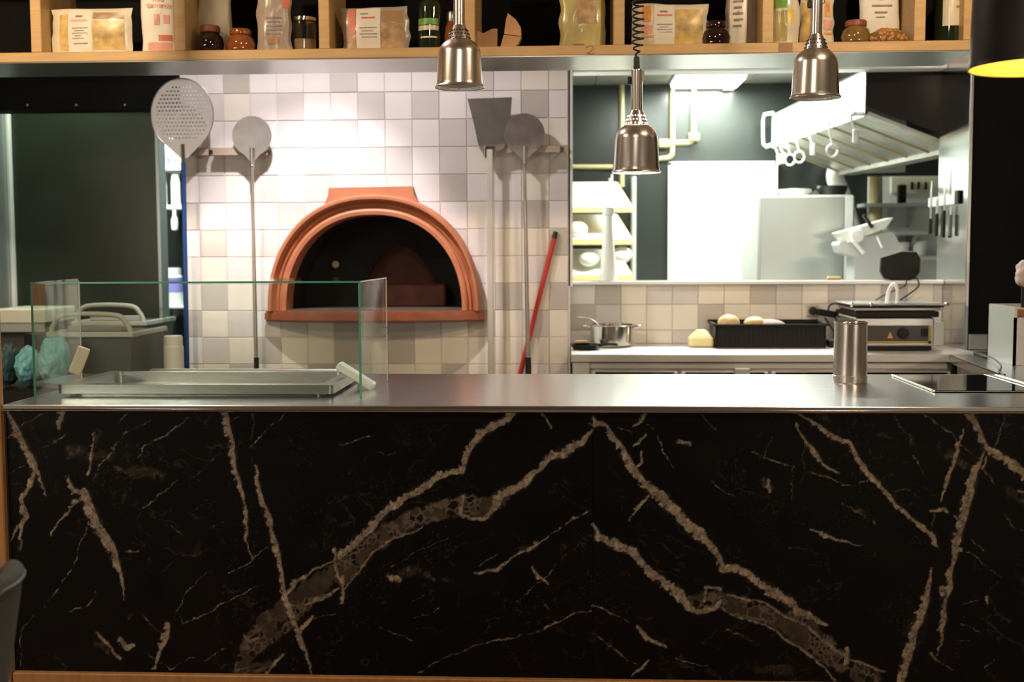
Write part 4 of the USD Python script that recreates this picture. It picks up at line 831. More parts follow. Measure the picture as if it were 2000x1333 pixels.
part('pole', pole(e0, e1, .0135, .0135), red, rs, smooth=40)
e2 = np.array(e0)+(np.array(e0)-np.array(e1))*.016
part('cap', pole(np.array(e0)-(np.array(e0)-np.array(e1))*.006, e2, .0155, .012), rubber, rs, smooth=40)

# ================================================================== BACK COUNTER
bc = thing('back_counter', 'stainless steel counter along the tiled backsplash', 'counter', (1.0, 6.55, FZ))
BY0 = 6.19
part('worktop', box(XO1+.004, XR-.003, BY0, YP-.003, ZB-.042, ZB, .004), steel_front, bc)
part('drawer_rail', box(.02, 1.95, BY0+.02, BY0+.05, ZB-.078, ZB-.046, .003), steel_front, bc)
part('cabinet_body', box(.02, 1.98, BY0+.04, YP-.01, FZ+.1, ZB-.05), steel_dull, bc)
for k in range(4):
    x0 = .10+k*.47; dr = part('drawer', box(x0, x0+.455, BY0+.006, BY0+.045, ZB-.30, ZB-.092, .004), steel_front, bc)
    part('handle_gap', box(x0+.02, x0+.435, BY0+.003, BY0+.007, ZB-.108, ZB-.094), black_matte, dr)
part('side_post', box(.0, .09, BY0+.004, BY0+.05, ZB-.5, ZB-.046, .003), steel_front, bc)
part('side_post', box(.85, .93, BY0+.001, BY0+.05, ZB-.5, ZB-.075, .003), box_grey, bc)
for k in (0.0, 0.62, 1.24, 1.9): part('foot', box(k+.03, k+.07, BY0+.1, BY0+.14, FZ, FZ+.1), steel_front, bc)
# return along the right side joining bar and back counter
rc = thing('side_counter', 'stainless side counter joining the bar and the back counter at right', 'counter', (2.3, 5.7, FZ))
rp = sg.Polygon([(1.955, BY0-.003), (1.862, 5.20), (3.2, 5.20), (3.2, YO-.005), (XR, YO-.005), (XR-.001, BY0-.003)])
part('worktop', extrude_z(rp, ZB-.045, ZB-.001), steel_top, rc)
part('cabinet_body', extrude_z(rp.buffer(-.03), FZ, ZB-.046), steel_dull, rc)
part('upstand', box(XR+.01, 3.2, YO-.022, YO-.004, ZB, ZB+.085, .004), steel_dull, rc)
part('edge_strip', tube([(1.957, BY0, ZB-.004), (1.862, 5.20, ZB-.004)], .006, 8), polish, rc)

def lath_on(name, label, cat, x, y, z, prof, m, n=40): pass
# pot
px, py_ = .225, 6.72
pt = thing('steel_pot', 'shiny stainless saucepan with side handles on the back counter', 'pot', (px, py_, ZB))
r = .122; z = ZB+.001
part('body', lathe([(0, z), (r*.9, z), (r, z+.012), (r*1.0, z+.118), (r*1.05, z+.124), (r*1.05, z+.127), (r*.97, z+.125), (r*.95, z+.012), (0, z+.010)], px, py_, 48), polish, pt, smooth=30)
part('base', lathe([(0, ZB), (r*.92, ZB), (r*.95, ZB+.014), (0, ZB+.014)], px, py_, 40), black_plastic, pt, smooth=30)
for sgn in (-1, 1): part('handle', tube(smooth_path([(px+sgn*r*.98, py_-.03, z+.108), (px+sgn*(r+.035), py_-.026, z+.116), (px+sgn*(r+.035), py_+.026, z+.116), (px+sgn*r*.98, py_+.03, z+.108)]), .006, 8), polish, pt, smooth=True)
sp_ = solid('ladle', tube(smooth_path([(px+.02, py_, z+.02), (px-.06, py_-.01, z+.10), (px-.115, py_, z+.150), (px-.20, py_+.01, z+.165)]), .005, 8), steel_dull, 'thin metal ladle handle resting in the saucepan', 'ladle', smooth=True)
fx, fy = .075, 6.50
fp_ = thing('frying_pan', 'small black frying pan beside the saucepan', 'pan', (fx, fy, ZB))
part('body', lathe([(0, ZB+.001), (.07, ZB+.001), (.085, ZB+.03), (.082, ZB+.03), (.068, ZB+.006), (0, ZB+.005)], fx, fy, 36), black_plastic, fp_, smooth=30)
part('handle', tube(smooth_path([(fx+.07, fy-.04, ZB+.027), (fx+.12, fy-.07, ZB+.035), (fx+.17, fy-.09, ZB+.035)]), .008, 8), black_plastic, fp_, smooth=True)
solid('wooden_spatula', rot_about(box(.018, .085, 6.55, 6.60, ZB+.036, ZB+.044, .003), 12, (0, 0, 1), (.05, 6.57, ZB)), cheese_rind, 'short wooden spatula lying on the frying pan', 'spatula')
# cheese block
x0, x1 = at(1346, 660, 6.66)[0], at(1393, 660, 6.66)[0]
u, v = np.meshgrid(np.linspace(0, 2*np.pi, 33), np.linspace(0, 1, 9))
ch = trimesh.convex.convex_hull(np.vstack([rbox(x0, x1, 6.62, 6.74, ZB+.001, ZB+.06, .016).vertices, [[(x0+x1)/2+a, 6.68+b_, ZB+.098] for a in (-.02, .025) for b_ in (-.02, .02)]]))
solid('cheese_block', ch, butter, 'pale yellow block of cheese beside the black crate', 'cheese', smooth=35)
# black crate with bread
x0, x1 = at(1396, 655, 6.62)[0], at(1612, 655, 6.62)[0]; y0, y1 = 6.60, 6.88; z1 = ZB+.128
cr_ = thing('black_crate', 'black ribbed plastic crate full of bread rolls on the back counter', 'crate', ((x0+x1)/2, 6.74, ZB))
part('tub', cat_([box(x0+.012, x1-.012, y0+.01, y1-.01, ZB+.001, ZB+.01), box(x0+.008, x1-.008, y0, y0+.01, ZB+.001, z1), box(x0+.008, x1-.008, y1-.01, y1, ZB+.001, z1+.012), box(x0, x0+.012, y0, y1, ZB+.001, z1), box(x1-.012, x1, y0, y1, ZB+.001, z1)]), black_plastic, cr_)
part('rim', cat_([box(x0-.012, x1+.012, y0-.012, y0+.004, z1-.006, z1+.006, .003), box(x0-.012, x1+.012, y1-.004, y1+.01, z1+.004, z1+.016, .003), box(x0-.012, x0+.006, y0, y1, z1-.006, z1+.010, .003), box(x1-.006, x1+.012, y0, y1, z1-.006, z1+.010, .003)]), black_plastic, cr_)
for k in range(22):
    xx = x0+.03+k*(x1-x0-.06)/21; part('rib', box(xx-.005, xx+.005, y0-.006, y0+.001, ZB+.02, z1-.012, .002), black_plastic, cr_)
def roll(px, py, rx, rz, m, label, name='bread_roll', cat='bread'):
    x, z = at(px, py, 6.72); q = trimesh.creation.icosphere(3, 1.0); q.vertices = q.vertices*np.array([rx, .06, rz])*(0.94+.12*meshkit.fbm(q.vertices*2+px, 3, 3)[:, None]); q.apply_translation((x, 6.72, z)); return solid(name, q, m, label, cat, smooth=True)
roll(1423, 634, .064, .058, bread, 'largest round bread roll at the left end of the black crate')
roll(1433, 645, .045, .044, butter, 'smaller pale bread roll in front of the largest roll in the crate')
roll(1474, 631, .060, .036, bread, 'flatter bread piece in the middle of the black crate')
roll(1503, 634, .085, .030, pink_cloth, 'pinkish paper-wrapped loaf lying in the black crate', 'wrapped_loaf', 'loaf')
# socket, plug, cables
x, z = at(1586, 607, YP)
so = thing('wall_socket', 'cream wall socket with a black plug above the crate', 'socket', (x, YP, z-.03))
part('plate', rbox(x-.035, x+.035, YP-.012, YP-.001, z-.035, z+.035, .005, 1), mat('socket_cream', (.55, .47, .36), .4), so)
part('plug', lathe([(0, 0), (.022, 0), (.024, .012), (.018, .034), (0, .036)], n=20).apply_transform(trimesh.transformations.rotation_matrix(math.pi/2, (1, 0, 0))).apply_translation((x, YP-.012, z)), rubber, so, smooth=40)
def cable(pts, r, label, name='power_cable'): return solid(name, tube(smooth_path(pts), r, 8), rubber, label, 'cable', smooth=True)
cable([(x+.02, YP-.045, z), (x+.06, YP-.05, z-.02), (x+.10, 6.86, z-.012), (x+.13, 6.87, z-.05), (x+.15, 6.86, z-.10), (x+.22, 6.86, ZB+.02), (x+.36, 6.86, ZB+.008)], .005, 'black cable running from the wall socket behind the grill')
sx, sz = at(1630, 615, 6.80)
st = thing('power_strip', 'black plug adaptors and cable tangle beside the panini grill', 'adaptor', (sx, 6.855, sz))
part('adaptor', rot_about(rbox(sx-.09, sx+.02, 6.825, 6.885, sz-.02, sz+.018, .01, 1), 10, (0, 1, 0), (sx, 6.855, sz)), black_plastic, st, smooth=30)
part('plug', rbox(sx+.02, sx+.075, 6.825, 6.885, sz-.015, sz+.03, .012, 1), rubber, st, smooth=30)
part('cord', tube(smooth_path([(sx-.05, 6.825, sz-.02), (sx-.02, 6.79, sz-.07), (sx-.01, 6.76, sz-.10), (sx-.02, 6.74, ZB+.008)]), .006, 8), rubber, st, smooth=True)
part('cord', tube(smooth_path([(sx+.05, 6.80, sz+.02), (sx+.02, 6.82, sz+.06), (sx-.02, 6.84, sz+.05), (sx-.03, 6.84, sz+.0)]), .005, 8), rubber, st, smooth=True)
bx = at(1625, 672, 6.66)
solid('black_clip', rbox(bx[0]-.03, bx[0]+.04, 6.62, 6.70, ZB+.001, ZB+.045, .015, 1), black_plastic, 'small black clip lying at the right end of the crate', 'clip', smooth=30)

# panini grill
gx0, gx1 = at(1668, 650, 6.40)[0], at(1842, 650, 6.40)[0]; gy0_, gy1_ = 6.38, 6.80
zf = lambda py: at(1755, py, 6.38)[1]
pg = thing('panini_grill', 'stainless contact grill with black plates and arched handle', 'contact grill', ((gx0+gx1)/2, 6.6, ZB))
part('body', box(gx0, gx1-.055, gy0_, gy1_, ZB+.028, zf(621), .006), steel, pg)
part('side_cover', box(gx1-.055, gx1, gy0_-.006, gy1_-.1, ZB+.032, zf(630), .004), box_grey, pg)
part('control_panel', box(gx0+.03, gx1-.085, gy0_-.004, gy0_, ZB+.055, zf(636), .001), panel_dark, pg)
part('panel_frame', cat_([box(gx0+.02, gx1-.07, gy0_-.006, gy0_-.001, ZB+.042, ZB+.055), box(gx1-.085, gx1-.070, gy0_-.006, gy0_-.001, ZB+.042, zf(636))]), gold_line, pg)
kx, kz = at(1763, 651, gy0_)
part('knob', lathe([(0, 0), (.030, 0), (.027, .022), (0, .024)], n=28).apply_transform(trimesh.transformations.rotation_matrix(math.pi/2, (1, 0, 0))).apply_translation((kx, gy0_-.004, kz)), black_plastic, pg, smooth=35)
wx, wz = at(1738, 655, gy0_)
part('warning_sign', extrude_y(sg.Polygon([(wx-.015, wz-.016), (wx+.015, wz-.016), (wx, wz+.018)]), gy0_-.0055, gy0_-.004), ink_orange, pg, 'yellow warning triangle')
part('switch', box(at(1805, 650, gy0_)[0]-.018, at(1805, 650, gy0_)[0]+.018, gy0_-.009, gy0_-.004, kz-.018, kz+.024, .002), black_plastic, pg)
part('lower_plate', box(gx0+.005, gx1-.03, gy0_-.004, gy1_-.02, zf(620), zf(609), .004), black_plastic, pg)
part('upper_plate', box(gx0-.004, gx1-.02, gy0_-.004, gy1_-.02, zf(607.5), zf(601), .004), steel_dull, pg)
part('lid_skirt', box(gx0-.01, gx1-.005, gy0_-.008, gy1_-.02, zf(601), zf(597), .003), black_plastic, pg)
part('lid', box(gx0-.025, gx1+.01, gy0_-.012, gy1_-.02, zf(597), zf(593.5), .004), steel_top, pg)
for xx in (gx0-.02, gx0+.08, gx1+.006): part('lid_stud', trimesh.creation.icosphere(2, .012).apply_translation((xx, gy0_-.008, zf(595))), polish, pg, smooth=True)
hx = at(1744, 585, 6.42)[0]; hz = zf(594)
part('handle', tube(smooth_path([(hx-.022, 6.46, hz), (hx-.020, 6.44, hz+.06), (hx-.006, 6.42, hz+.10), (hx+.012, 6.41, hz+.098), (hx+.022, 6.41, hz+.06), (hx+.022, 6.42, hz)]), .010, 10), white_plastic, pg, smooth=True)
part('base_shade', box(gx0+.02, gx1-.06, gy0_+.02, gy1_-.03, ZB+.006, ZB+.03), black_plastic, pg)  # black box stands in for the shade under the grill
for xx in (gx0+.05, gx1-.09): 
    for yy in (gy0_+.05, gy1_-.06): part('foot', lathe([(0, ZB+.001), (.026, ZB+.001), (.022, ZB+.029), (0, ZB+.029)], xx, yy, 16), rubber, pg)
# black tablet terminal on the sill with two cables
tx0, tx1 = at(1722, 520, 6.90)[0], at(1797, 520, 6.90)[0]
q = sg.Polygon([at(a, c, 6.88) for a, c in ((1724, 505), (1764, 493), (1790, 494), (1797, 506), (1796, 530), (1788, 544), (1730, 544), (1722, 530))]).buffer(.004)
tt = thing('tablet_terminal', 'black backed tablet terminal standing on the right of the sill', 'tablet', ((tx0+tx1)/2, 6.89, ZS))
part('housing', extrude_y(q, 6.885, 6.915), black_plastic, tt)
part('screen_edge', extrude_y(q.buffer(.004), 6.915, 6.919), box_grey, tt)
part('stand', box((tx0+tx1)/2-.06, (tx0+tx1)/2+.06, 6.885, 6.97, ZS+.0005, ZS+.012, .003), black_plastic, tt)
e_ = at(1790, 544, 6.89)
cable([(e_[0]-.01, 6.882, ZS+.03), (e_[0]+.005, 6.86, ZS-.03), (e_[0]-.06, 6.87, ZS-.09), (e_[0]-.16, 6.87, ZS-.155), (e_[0]-.2, 6.86, ZS-.21)], .0045, 'thicker black cable hanging from the tablet terminal', 'tablet_cable')
cable([(e_[0]-.06, 6.882, ZS+.02), (e_[0]-.07, 6.87, ZS-.03), (e_[0]-.15, 6.88, ZS-.07), (e_[0]-.23, 6.88, ZS-.115), (e_[0]-.27, 6.87, ZS-.16)], .0035, 'thinner black cable hanging left of the thicker one', 'tablet_cable')
# knives on the steel cheek (magnetic strip)
ks = thing('magnetic_knife_strip', 'white magnetic strip on the steel cheek', 'knife strip', (XR-.008, 6.72, 1.80))
KX = XR-.002
def cheek(px, py):   # point on the steel cheek
    d = ray(px, py); d = d*((KX)/d[0]); return float(d[1]), float(d[2]+EYE[2])
ky0, kz0 = cheek(1833, 395); ky1, kz1 = cheek(1868, 392)
part('bar', box(KX-.012, KX, min(ky0, ky1)-.02, max(ky0, ky1)+.16, kz1-.02, kz1+.035, .003), white_plastic, ks)
part('end_block', box(KX-.014, KX-.0005, min(ky0, ky1)-.07, min(ky0, ky1)-.005, kz1-.02, kz1+.055, .004), black_plastic, ks)
def knife(px, pt_, pm, pb, w, label, hm=black_plastic, wdt=.03):
    y, z0 = cheek(px, pb); _, z1_ = cheek(px, pm); _, z2_ = cheek(px, pt_)
    t = thing('kitchen_knife', label, 'knife', (KX-.016, y, z0))
    part('blade', extrude_x(sg.Polygon([(y-w/2, z1_), (y+w/2, z1_), (y+w/2, z1_+(z2_-z1_)*.7), (y-w*.2, z2_), (y-w/2, z2_-.02)]), KX-.016, KX-.0135), steel, t)
    part('handle', rbox(KX-.026, KX-.004-.003, y-wdt/2, y+wdt/2, z0, z1_+.004, .009, 1), hm, t, smooth=30)
knife(1822, 352, 428, 458, .035, 'black handled knife at the far left of the knife strip')
knife(1834, 385, 418, 462, .05, 'broad bladed black handled knife second on the knife strip')
knife(1848, 322, 412, 465, .03, 'longest slim bladed knife reaching above the knife strip')
knife(1861, 400, 420, 462, .045, 'grey-green handled knife at the right end of the knife strip', mat('grey_green_handle', (.09, .11, .10), .5))

# things on the side counter at the right edge
ex0 = at(1981, 640, 5.6)[0]
eb = thing('steel_bin', 'light grey metal box with a brown insert at the right edge', 'metal box', (ex0+.2, 5.75, ZB))
zt0, zb0 = at(1985, 600, 5.6)[1], ZB
part('walls', cat_([box(ex0, ex0+.012, 5.6, 5.95, ZB, zt0), box(ex0, ex0+.42, 5.6, 5.61, ZB, zt0-.05), box(ex0+.408, ex0+.42, 5.6, 5.95, ZB, zt0), box(ex0, ex0+.42, 5.94, 5.95, ZB, zt0)]), box_grey, eb)
part('insert', box(ex0+.02, ex0+.40, 5.63, 5.93, ZB+.02, zt0-.012), cardboard, eb, 'brown cardboard insert')
sx_ = at(1997, 570, 5.8)
mb = thing('mixer_stand', 'black stand draped with a pinkish cloth at the right edge', 'stand', (sx_[0]+.01, 5.8, ZB))
part('post', tube([(sx_[0]+.015, 5.8, zt0-.012), (sx_[0]+.015, 5.8, at(1997, 520, 5.8)[1])], .02, 16), black_plastic, mb, smooth=40)
q = trimesh.creation.icosphere(3, 1.0); q.vertices = q.vertices*(.8+.5*meshkit.fbm(q.vertices*2.2, 3, 9)[:, None])*np.array([.055, .05, .075]); q.apply_translation((sx_[0]+.025, 5.8, at(1997, 535, 5.8)[1])); part('cloth', q, pink_cloth, mb, 'pinkish cloth', smooth=50)
bt = atz(1900, 700, ZB)
solid('black_tray', box(2.06, 2.5, 5.97, 6.16, ZB+.0005, ZB+.018, .006), black_plastic, 'flat black tray on the side counter', 'tray')
cable([(2.055, 6.02, ZB+.010), (2.02, 5.75, ZB+.02), (1.95, 5.45, ZB+.015), (1.90, 5.32, ZB+.006), (1.86, 5.22, ZB+.01), (1.85, 5.12, ZB+.006)], .004, 'thin black cable trailing from the flat tray to the bar', 'thin_cable')

# ================================================================== KITCHEN BEYOND THE PASS
# ceiling light fixture
kf = thing('ceiling_light', 'bright square fluorescent ceiling light in the kitchen', 'ceiling light', (1.03, 9.16, KCEIL-.06))
part('housing', box(.76, 1.30, 8.90, 9.42, KCEIL-.03, KCEIL-.0125, .004), white_paint, kf)
part('diffuser', box(.775, 1.285, 8.915, 9.405, KCEIL-.058, KCEIL-.03, .006), tube_mat, kf)
part('end_cap', rbox(1.18, 1.26, 9.37, 9.43, KCEIL-.075, KCEIL-.055, .008, 1), white_plastic, kf)
# door
dx0, dx1 = at(1304, 430, YK)[0], at(1516, 430, YK)[0]; dz1 = at(1400, 317, YK)[1]
struct('door_1', box(dx0+.03, dx1-.03, YK-.035, YK-.001, FZ, dz1-.03, .004), white_paint)
part('door_frame', cat_([box(dx0, dx0+.03, YK-.05, YK-.001, FZ, dz1, .003), box(dx1-.03, dx1, YK-.05, YK-.001, FZ, dz1, .003), box(dx0, dx1, YK-.05, YK-.001, dz1-.03, dz1, .003)]), white_paint, '/World/door_1')
hx_, hz_ = at(1453, 492, YK-.04)
part('door_handle', cat_([box(hx_-.02, hx_+.02, YK-.045, YK-.034, hz_-.12, hz_+.03, .004), tube([(hx_, YK-.045, hz_), (hx_, YK-.08, hz_), (hx_+.10, YK-.08, hz_)], .009, 8)]), mat('door_handle_metal', (.10, .12, .10), .4, .3), '/World/door_1')
cx_, cz_ = at(1465, 335, YK-.04)
part('door_sign', box(cx_-.09, cx_+.10, YK-.038, YK-.034, cz_-.008, cz_+.008), mat('pale_green_strip', (.16, .19, .12), .5), '/World/door_1')
cx_, cz_ = at(1410, 388, YK-.04)
part('peephole', box(cx_-.018, cx_+.018, YK-.038, YK-.034, cz_-.006, cz_+.006), mat('peephole_brass', (.2, .17, .07), .5), '/World/door_1')
# pipes
def pipe(px_pts, r, label, m=cream_paint, Y=YK-.05, fit=()):
    pts = [(at(a, c, Y)[0], Y, at(a, c, Y)[1]) for a, c in px_pts]
    t = thing('wall_pipe', label, 'pipe', (pts[0][0], Y, min(p[2] for p in pts)))
    P = []
    for k, p in enumerate(pts):
        if 0 < k < len(pts)-1:
            a = np.array(pts[k-1])-p; b_ = np.array(pts[k+1])-p; a /= np.linalg.norm(a); b_ /= np.linalg.norm(b_)
            for s_ in np.linspace(0, 1, 6): P.append(np.array(p)+.05*((1-s_)**2*a+s_**2*b_))
        else: P.append(np.array(p))
    part('tube', tube(P, r, 12), m, t, smooth=40)
    for a, c in fit:
        X_, Z_ = at(a, c, Y); part('fitting', rbox(X_-r*2, X_+r*2, Y-r*2, Y+r*2, Z_-r*1.6, Z_+r*1.6, r*.7, 1), m, t, smooth=30)
pipe([(1214, 166), (1214, 365)], .022, 'upright cream pipe nearest the bread rack')
pipe([(1313, 166), (1313, 308), (1285, 311)], .020, 'cream pipe bending left under the ceiling light')
pipe([(1355, 166), (1355, 278), (1285, 281)], .021, 'white-cream pipe with a bend and valve fitting', fit=[(1355, 268), (1296, 281)])
pipe([(1237, 345), (1237, 690)], .022, 'grey upright pipe right of the bread rack', grey_rail)
pipe([(1117, 326), (1197, 326)], .018, 'horizontal cream conduit above the bread rack')
pipe([(1711, 345), (1711, 690)], .050, 'thick cream pipe behind the slicer', cream_paint, 9.35)
# bread rack with slanted shelves
by0, by1 = 8.75, 9.30
br = thing('bread_rack', 'bread rack with slanted shelves lined in white paper', 'bread rack', (.2, 9.0, FZ))
bx0, bx1 = -.20, at(1238, 400, by0)[0]
for n_, (pt_, pb_) in enumerate(((357, 408), (420, 471), (470, 545))):
    zt_, zb_ = at(1117, pt_, by1)[1], at(1117, pb_, by0)[1]
    if n_ == 2: zt_ = at(1117, 488, by1)[1]; zb_ = at(1117, 541, by0)[1]
    w_ = .03
    q = sg.Polygon([(by0, zb_), (by1, zt_), (by1, zt_-w_), (by0, zb_-w_)])
    splay_b = lambda m: (m.vertices.__setitem__((slice(None), 0), m.vertices[:, 0]-np.where(m.vertices[:, 0] > 0, .10*(m.vertices[:, 1]-by0)/(by1-by0), 0)), m)[1]
    part('shelf_board', splay_b(extrude_x(q, bx0, bx1)), bread_wood, br)
    q = sg.Polygon([(by0-.001, zb_+.003), (by1, zt_+.003), (by1, zt_), (by0-.001, zb_)])
    part('shelf_paper', splay_b(extrude_x(q, bx0, bx1-.012)), white_paint, br)
    part('stop_lip', box(bx0, bx1, by0-.012, by0, zb_-w_, zb_+.015, .003), bread_wood, br)
for yy in (by0+.03, by1-.03):
    for xx in (bx0+.01, bx1-.16): part('post', box(xx-.008, xx+.008, yy-.008, yy+.008, FZ, at(1117, 357, by1)[1]+.03, .002), grey_rail, br)
for k, (a, c, l) in enumerate(((1128, 448, 'pale bread loaf on the middle shelf of the bread rack, at the pass trim'), (1215, 498, 'pale bread loaf on the lower shelf of the bread rack, right of the pepper mill'), (1150, 505, 'pale bread loaf on the lower shelf of the bread rack, left of the pepper mill'))):
    X_, Z_ = at(a, c, 8.83); q = trimesh.creation.icosphere(3, 1.0); q.vertices = q.vertices*np.array([.075, .06, .06]); q.apply_translation((X_, 8.83, Z_)); solid('bread_loaf', q, paper_white, l, 'bread', smooth=True)
# pepper mill on the sill
mx = at(1188, 500, 6.95)[0]; mh = at(1188, 400, 6.95)[1]-ZS
pm_ = thing('pepper_mill', 'tall white pepper mill standing on the left of the sill', 'pepper mill', (mx, 6.95, ZS))
part('body', lathe([(0, ZS+.001), (.052, ZS+.001), (.053, ZS+.02), (.046, ZS+.06), (.044, ZS+.10), (.040, ZS+.15), (.034, ZS+mh*.5), (.028, ZS+mh*.66), (.024, ZS+mh*.82), (.026, ZS+mh*.86), (0, ZS+mh*.86)], mx, 6.95, 32), white_plastic, pm_, smooth=40)
part('cap', lathe([(0, ZS+mh*.86), (.030, ZS+mh*.865), (.038, ZS+mh*.91), (.036, ZS+mh*.96), (.020, ZS+mh*.99), (0, ZS+mh)], mx, 6.95, 32), white_plastic, pm_, smooth=40)
# hood
NY, FY = 7.06, 9.12; XN, XF = 1.707, 1.515; ZL, ZLT = 2.292, 2.535
def hx(Y): return XN+(XF-XN)*(Y-NY)/(FY-NY)
hd = thing('extraction_hood', 'stainless kitchen extraction hood with its end coloured dark for shade', 'extraction hood', (2.1, 8.1, 2.03))
def quad(a, b, c, d, t=.004):
    P = np.array([a, b, c, d], float); n = np.cross(P[1]-P[0], P[2]-P[0]); n /= np.linalg.norm(n); Q = P-n*t
    return trimesh.Trimesh(np.vstack([P, Q]), [[0, 1, 2], [0, 2, 3], [4, 6, 5], [4, 7, 6], [0, 4, 5], [0, 5, 1], [1, 5, 6], [1, 6, 2], [2, 6, 7], [2, 7, 3], [3, 7, 4], [3, 4, 0]], process=False)
DX, DS = .52, .20
part('front_lip', quad((hx(NY), NY, ZL), (hx(NY), NY, ZLT), (hx(FY), FY, ZLT), (hx(FY), FY, ZL)), hood_steel, hd)
part('sloped_canopy', quad((hx(NY), NY, ZLT), (hx(NY)+.55, NY, KCEIL-.014), (hx(FY)+.55, FY, KCEIL-.014), (hx(FY), FY, ZLT)), hood_steel, hd)
part('end_panel', extrude_y(sg.Polygon([(hx(NY)-.002, 2.352), (hx(NY)-.002, ZLT+.01), (hx(NY)+.54, KCEIL-.015), (2.75, KCEIL-.015), (2.75, 1.955)]), NY-.02, NY-.001), hood_shade, hd, 'steel end panel coloured dark for shade')
part('far_panel', extrude_y(sg.Polygon([(hx(FY), ZL), (hx(FY), ZLT), (hx(FY)+.55, KCEIL-.015), (hx(FY)+1.0, KCEIL-.015), (hx(FY)+1.0, 2.10), (hx(FY)+DX, ZL-DS)]), FY, FY+.02), hood_steel, hd)
nf = 6
for k in range(nf):
    ya, yb = NY+(FY-NY)*k/nf+.015, NY+(FY-NY)*(k+1)/nf-.015
    f_ = part('grease_filter', quad((hx(ya)+.02, ya, ZL+.012), (hx(yb)+.02, yb, ZL+.012), (hx(yb)+DX, yb, ZL-DS+.012), (hx(ya)+DX, ya, ZL-DS+.012), .02), filter_steel, hd)
    part('filter_edge', cat_([quad((hx(yb)+.02, yb, ZL+.002), (hx(yb)+.02, yb+.03, ZL+.002), (hx(yb)+DX, yb+.03, ZL-DS+.002), (hx(yb)+DX, yb, ZL-DS+.002), .02)]), cream_paint, f_)
part('drip_trough', quad((hx(NY)+DX-.02, NY, ZL-DS-.012), (hx(FY)+DX-.02, FY, ZL-DS-.012), (hx(FY)+DX+.1, FY, ZL-DS-.012), (hx(NY)+DX+.1, NY, ZL-DS-.012), .03), filter_steel, hd)
part('rear_filter_bank', quad((hx(NY)+DX+.1, NY, ZL-DS), (hx(FY)+DX+.1, FY, ZL-DS), (hx(FY)+1.0, FY, ZL+.03), (hx(NY)+1.0, NY, ZL+.03), .02), hood_steel, hd)
part('hood_top', box(hx(FY)+.5, 2.75, NY, FY, KCEIL-.03, KCEIL-.014), hood_steel, hd)
ra = lambda Y, dz, dx=-.05: (hx(Y)+dx, Y, dz)
part('utensil_rail', tube([(hx(NY)-.005, NY+.03, ZL+.02), ra(NY+.03, ZL+.02), ra(FY-.03, ZL+.005), ra(FY+.05, ZL+.03), ra(FY+.07, ZL+.10), ra(FY+.07, ZLT-.03), ra(FY+.03, ZLT+.01), (hx(FY), FY-.05, ZLT+.012)], .014, 10), hood_steel, hd, smooth=40)
def utensil(px, pyb, ring, label, n='ladle'):
    # hangs from the utensil rail at the depth where the rail passes
    best = None
    for Y in np.linspace(NY+.05, FY, 160):
        x_, z_ = hx(Y)-.05, ZL+.02+(-.015)*(Y-NY)/(FY-NY)
        d = np.array([x_, Y, z_])-EYE; u_ = 1000+FPX*(d@CR)/(d@CF)
        if best is None or abs(u_-px) < best[0]: best = (abs(u_-px), x_, Y, z_)
    _, x_, Y, z_ = best; zb = at(px, pyb, Y)[1]
    t = thing(n, label, n.replace('_', ' '), (x_, Y, zb))
    part('hook', tube([(x_+.014*math.cos(a), Y, z_+.012+.02*math.sin(a)) for a in np.linspace(-.6, 3.6, 10)], .004, 6), hood_steel, t, smooth=True)
    part('handle', tube(smooth_path([(x_-.012, Y, z_+.005), (x_-.006, Y, z_-.05), (x_+.012, Y-.01, zb+.07)]), .007, 8), hood_steel, t, smooth=True)
    if ring: part('ring', tube([(x_+.012+.034*math.cos(a), Y-.01, zb+.035+.038*math.sin(a)) for a in np.linspace(0, 2*math.pi, 24)], .007, 8), hood_steel, t, smooth=True)
    else: part('tip', rbox(x_-.004, x_+.030, Y-.024, Y+.004, zb, zb+.08, .009, 1), hood_steel, t, smooth=30)
utensil(1517, 322, False, 'hanging steel utensil nearest the far end of the hood rail', 'spatula')
utensil(1527, 320, False, 'second hanging steel utensil from the far end of the hood rail', 'spatula')
utensil(1540, 322, True, 'third hanging ladle from the far end of the hood rail')
utensil(1558, 317, True, 'fourth hanging ladle from the far end of the hood rail')
utensil(1583, 304, False, 'hanging steel spatula in the middle of the hood rail', 'spatula')
utensil(1622, 306, True, 'hanging steel ring whisk right of the middle of the hood rail')
utensil(1668, 280, False, 'hanging steel utensil nearest the darkened hood end panel', 'spatula')
# steel oven cabinet with pans on top
cy = 8.15; c0, c1 = at(1481, 450, cy)[0], at(1669, 450, cy)[0]; ctop = at(1575, 381, cy)[1]
sc = thing('steam_cabinet', 'large plain stainless steel oven cabinet in the kitchen', 'oven cabinet', ((c0+c1)/2, 8.5, FZ))
part('body', rbox(c0, c1, cy, 8.95, FZ+.08, ctop, .02, 2), mat('cabinet_steel', (.42, .44, .41), .38, .55, var=.06, scale=3), sc, smooth=35)
part('door_panel', box(c0+.012, c1-.075, cy-.010, cy+.002, FZ+.3, ctop-.012, .004), mat('cabinet_door_steel', (.38, .40, .37), .34, .75, var=.08, scale=2), sc)
part('side_trim', box(c1-.066, c1-.012, cy-.008, cy+.002, FZ+.3, ctop-.012, .003), box_grey, sc)
for xx in (c0+.06, c1-.06): part('foot', lathe([(.02, FZ), (.02, FZ+.09)], xx, cy+.1, 12), steel, sc)
def disc_on(px0, px1, h, m, label, name, cat, y_=8.5, zb=None):
    x0, x1 = at(px0, 370, y_)[0], at(px1, 370, y_)[0]; r = (x1-x0)/2; z = (zb or ctop)+.001
    return solid(name, lathe([(0, z), (r*.8, z), (r, z+h*.8), (r*1.02, z+h), (r*.95, z+h), (r*.76, z+h*.2), (0, z+h*.2)], (x0+x1)/2, y_, 36), m, label, cat, smooth=30)
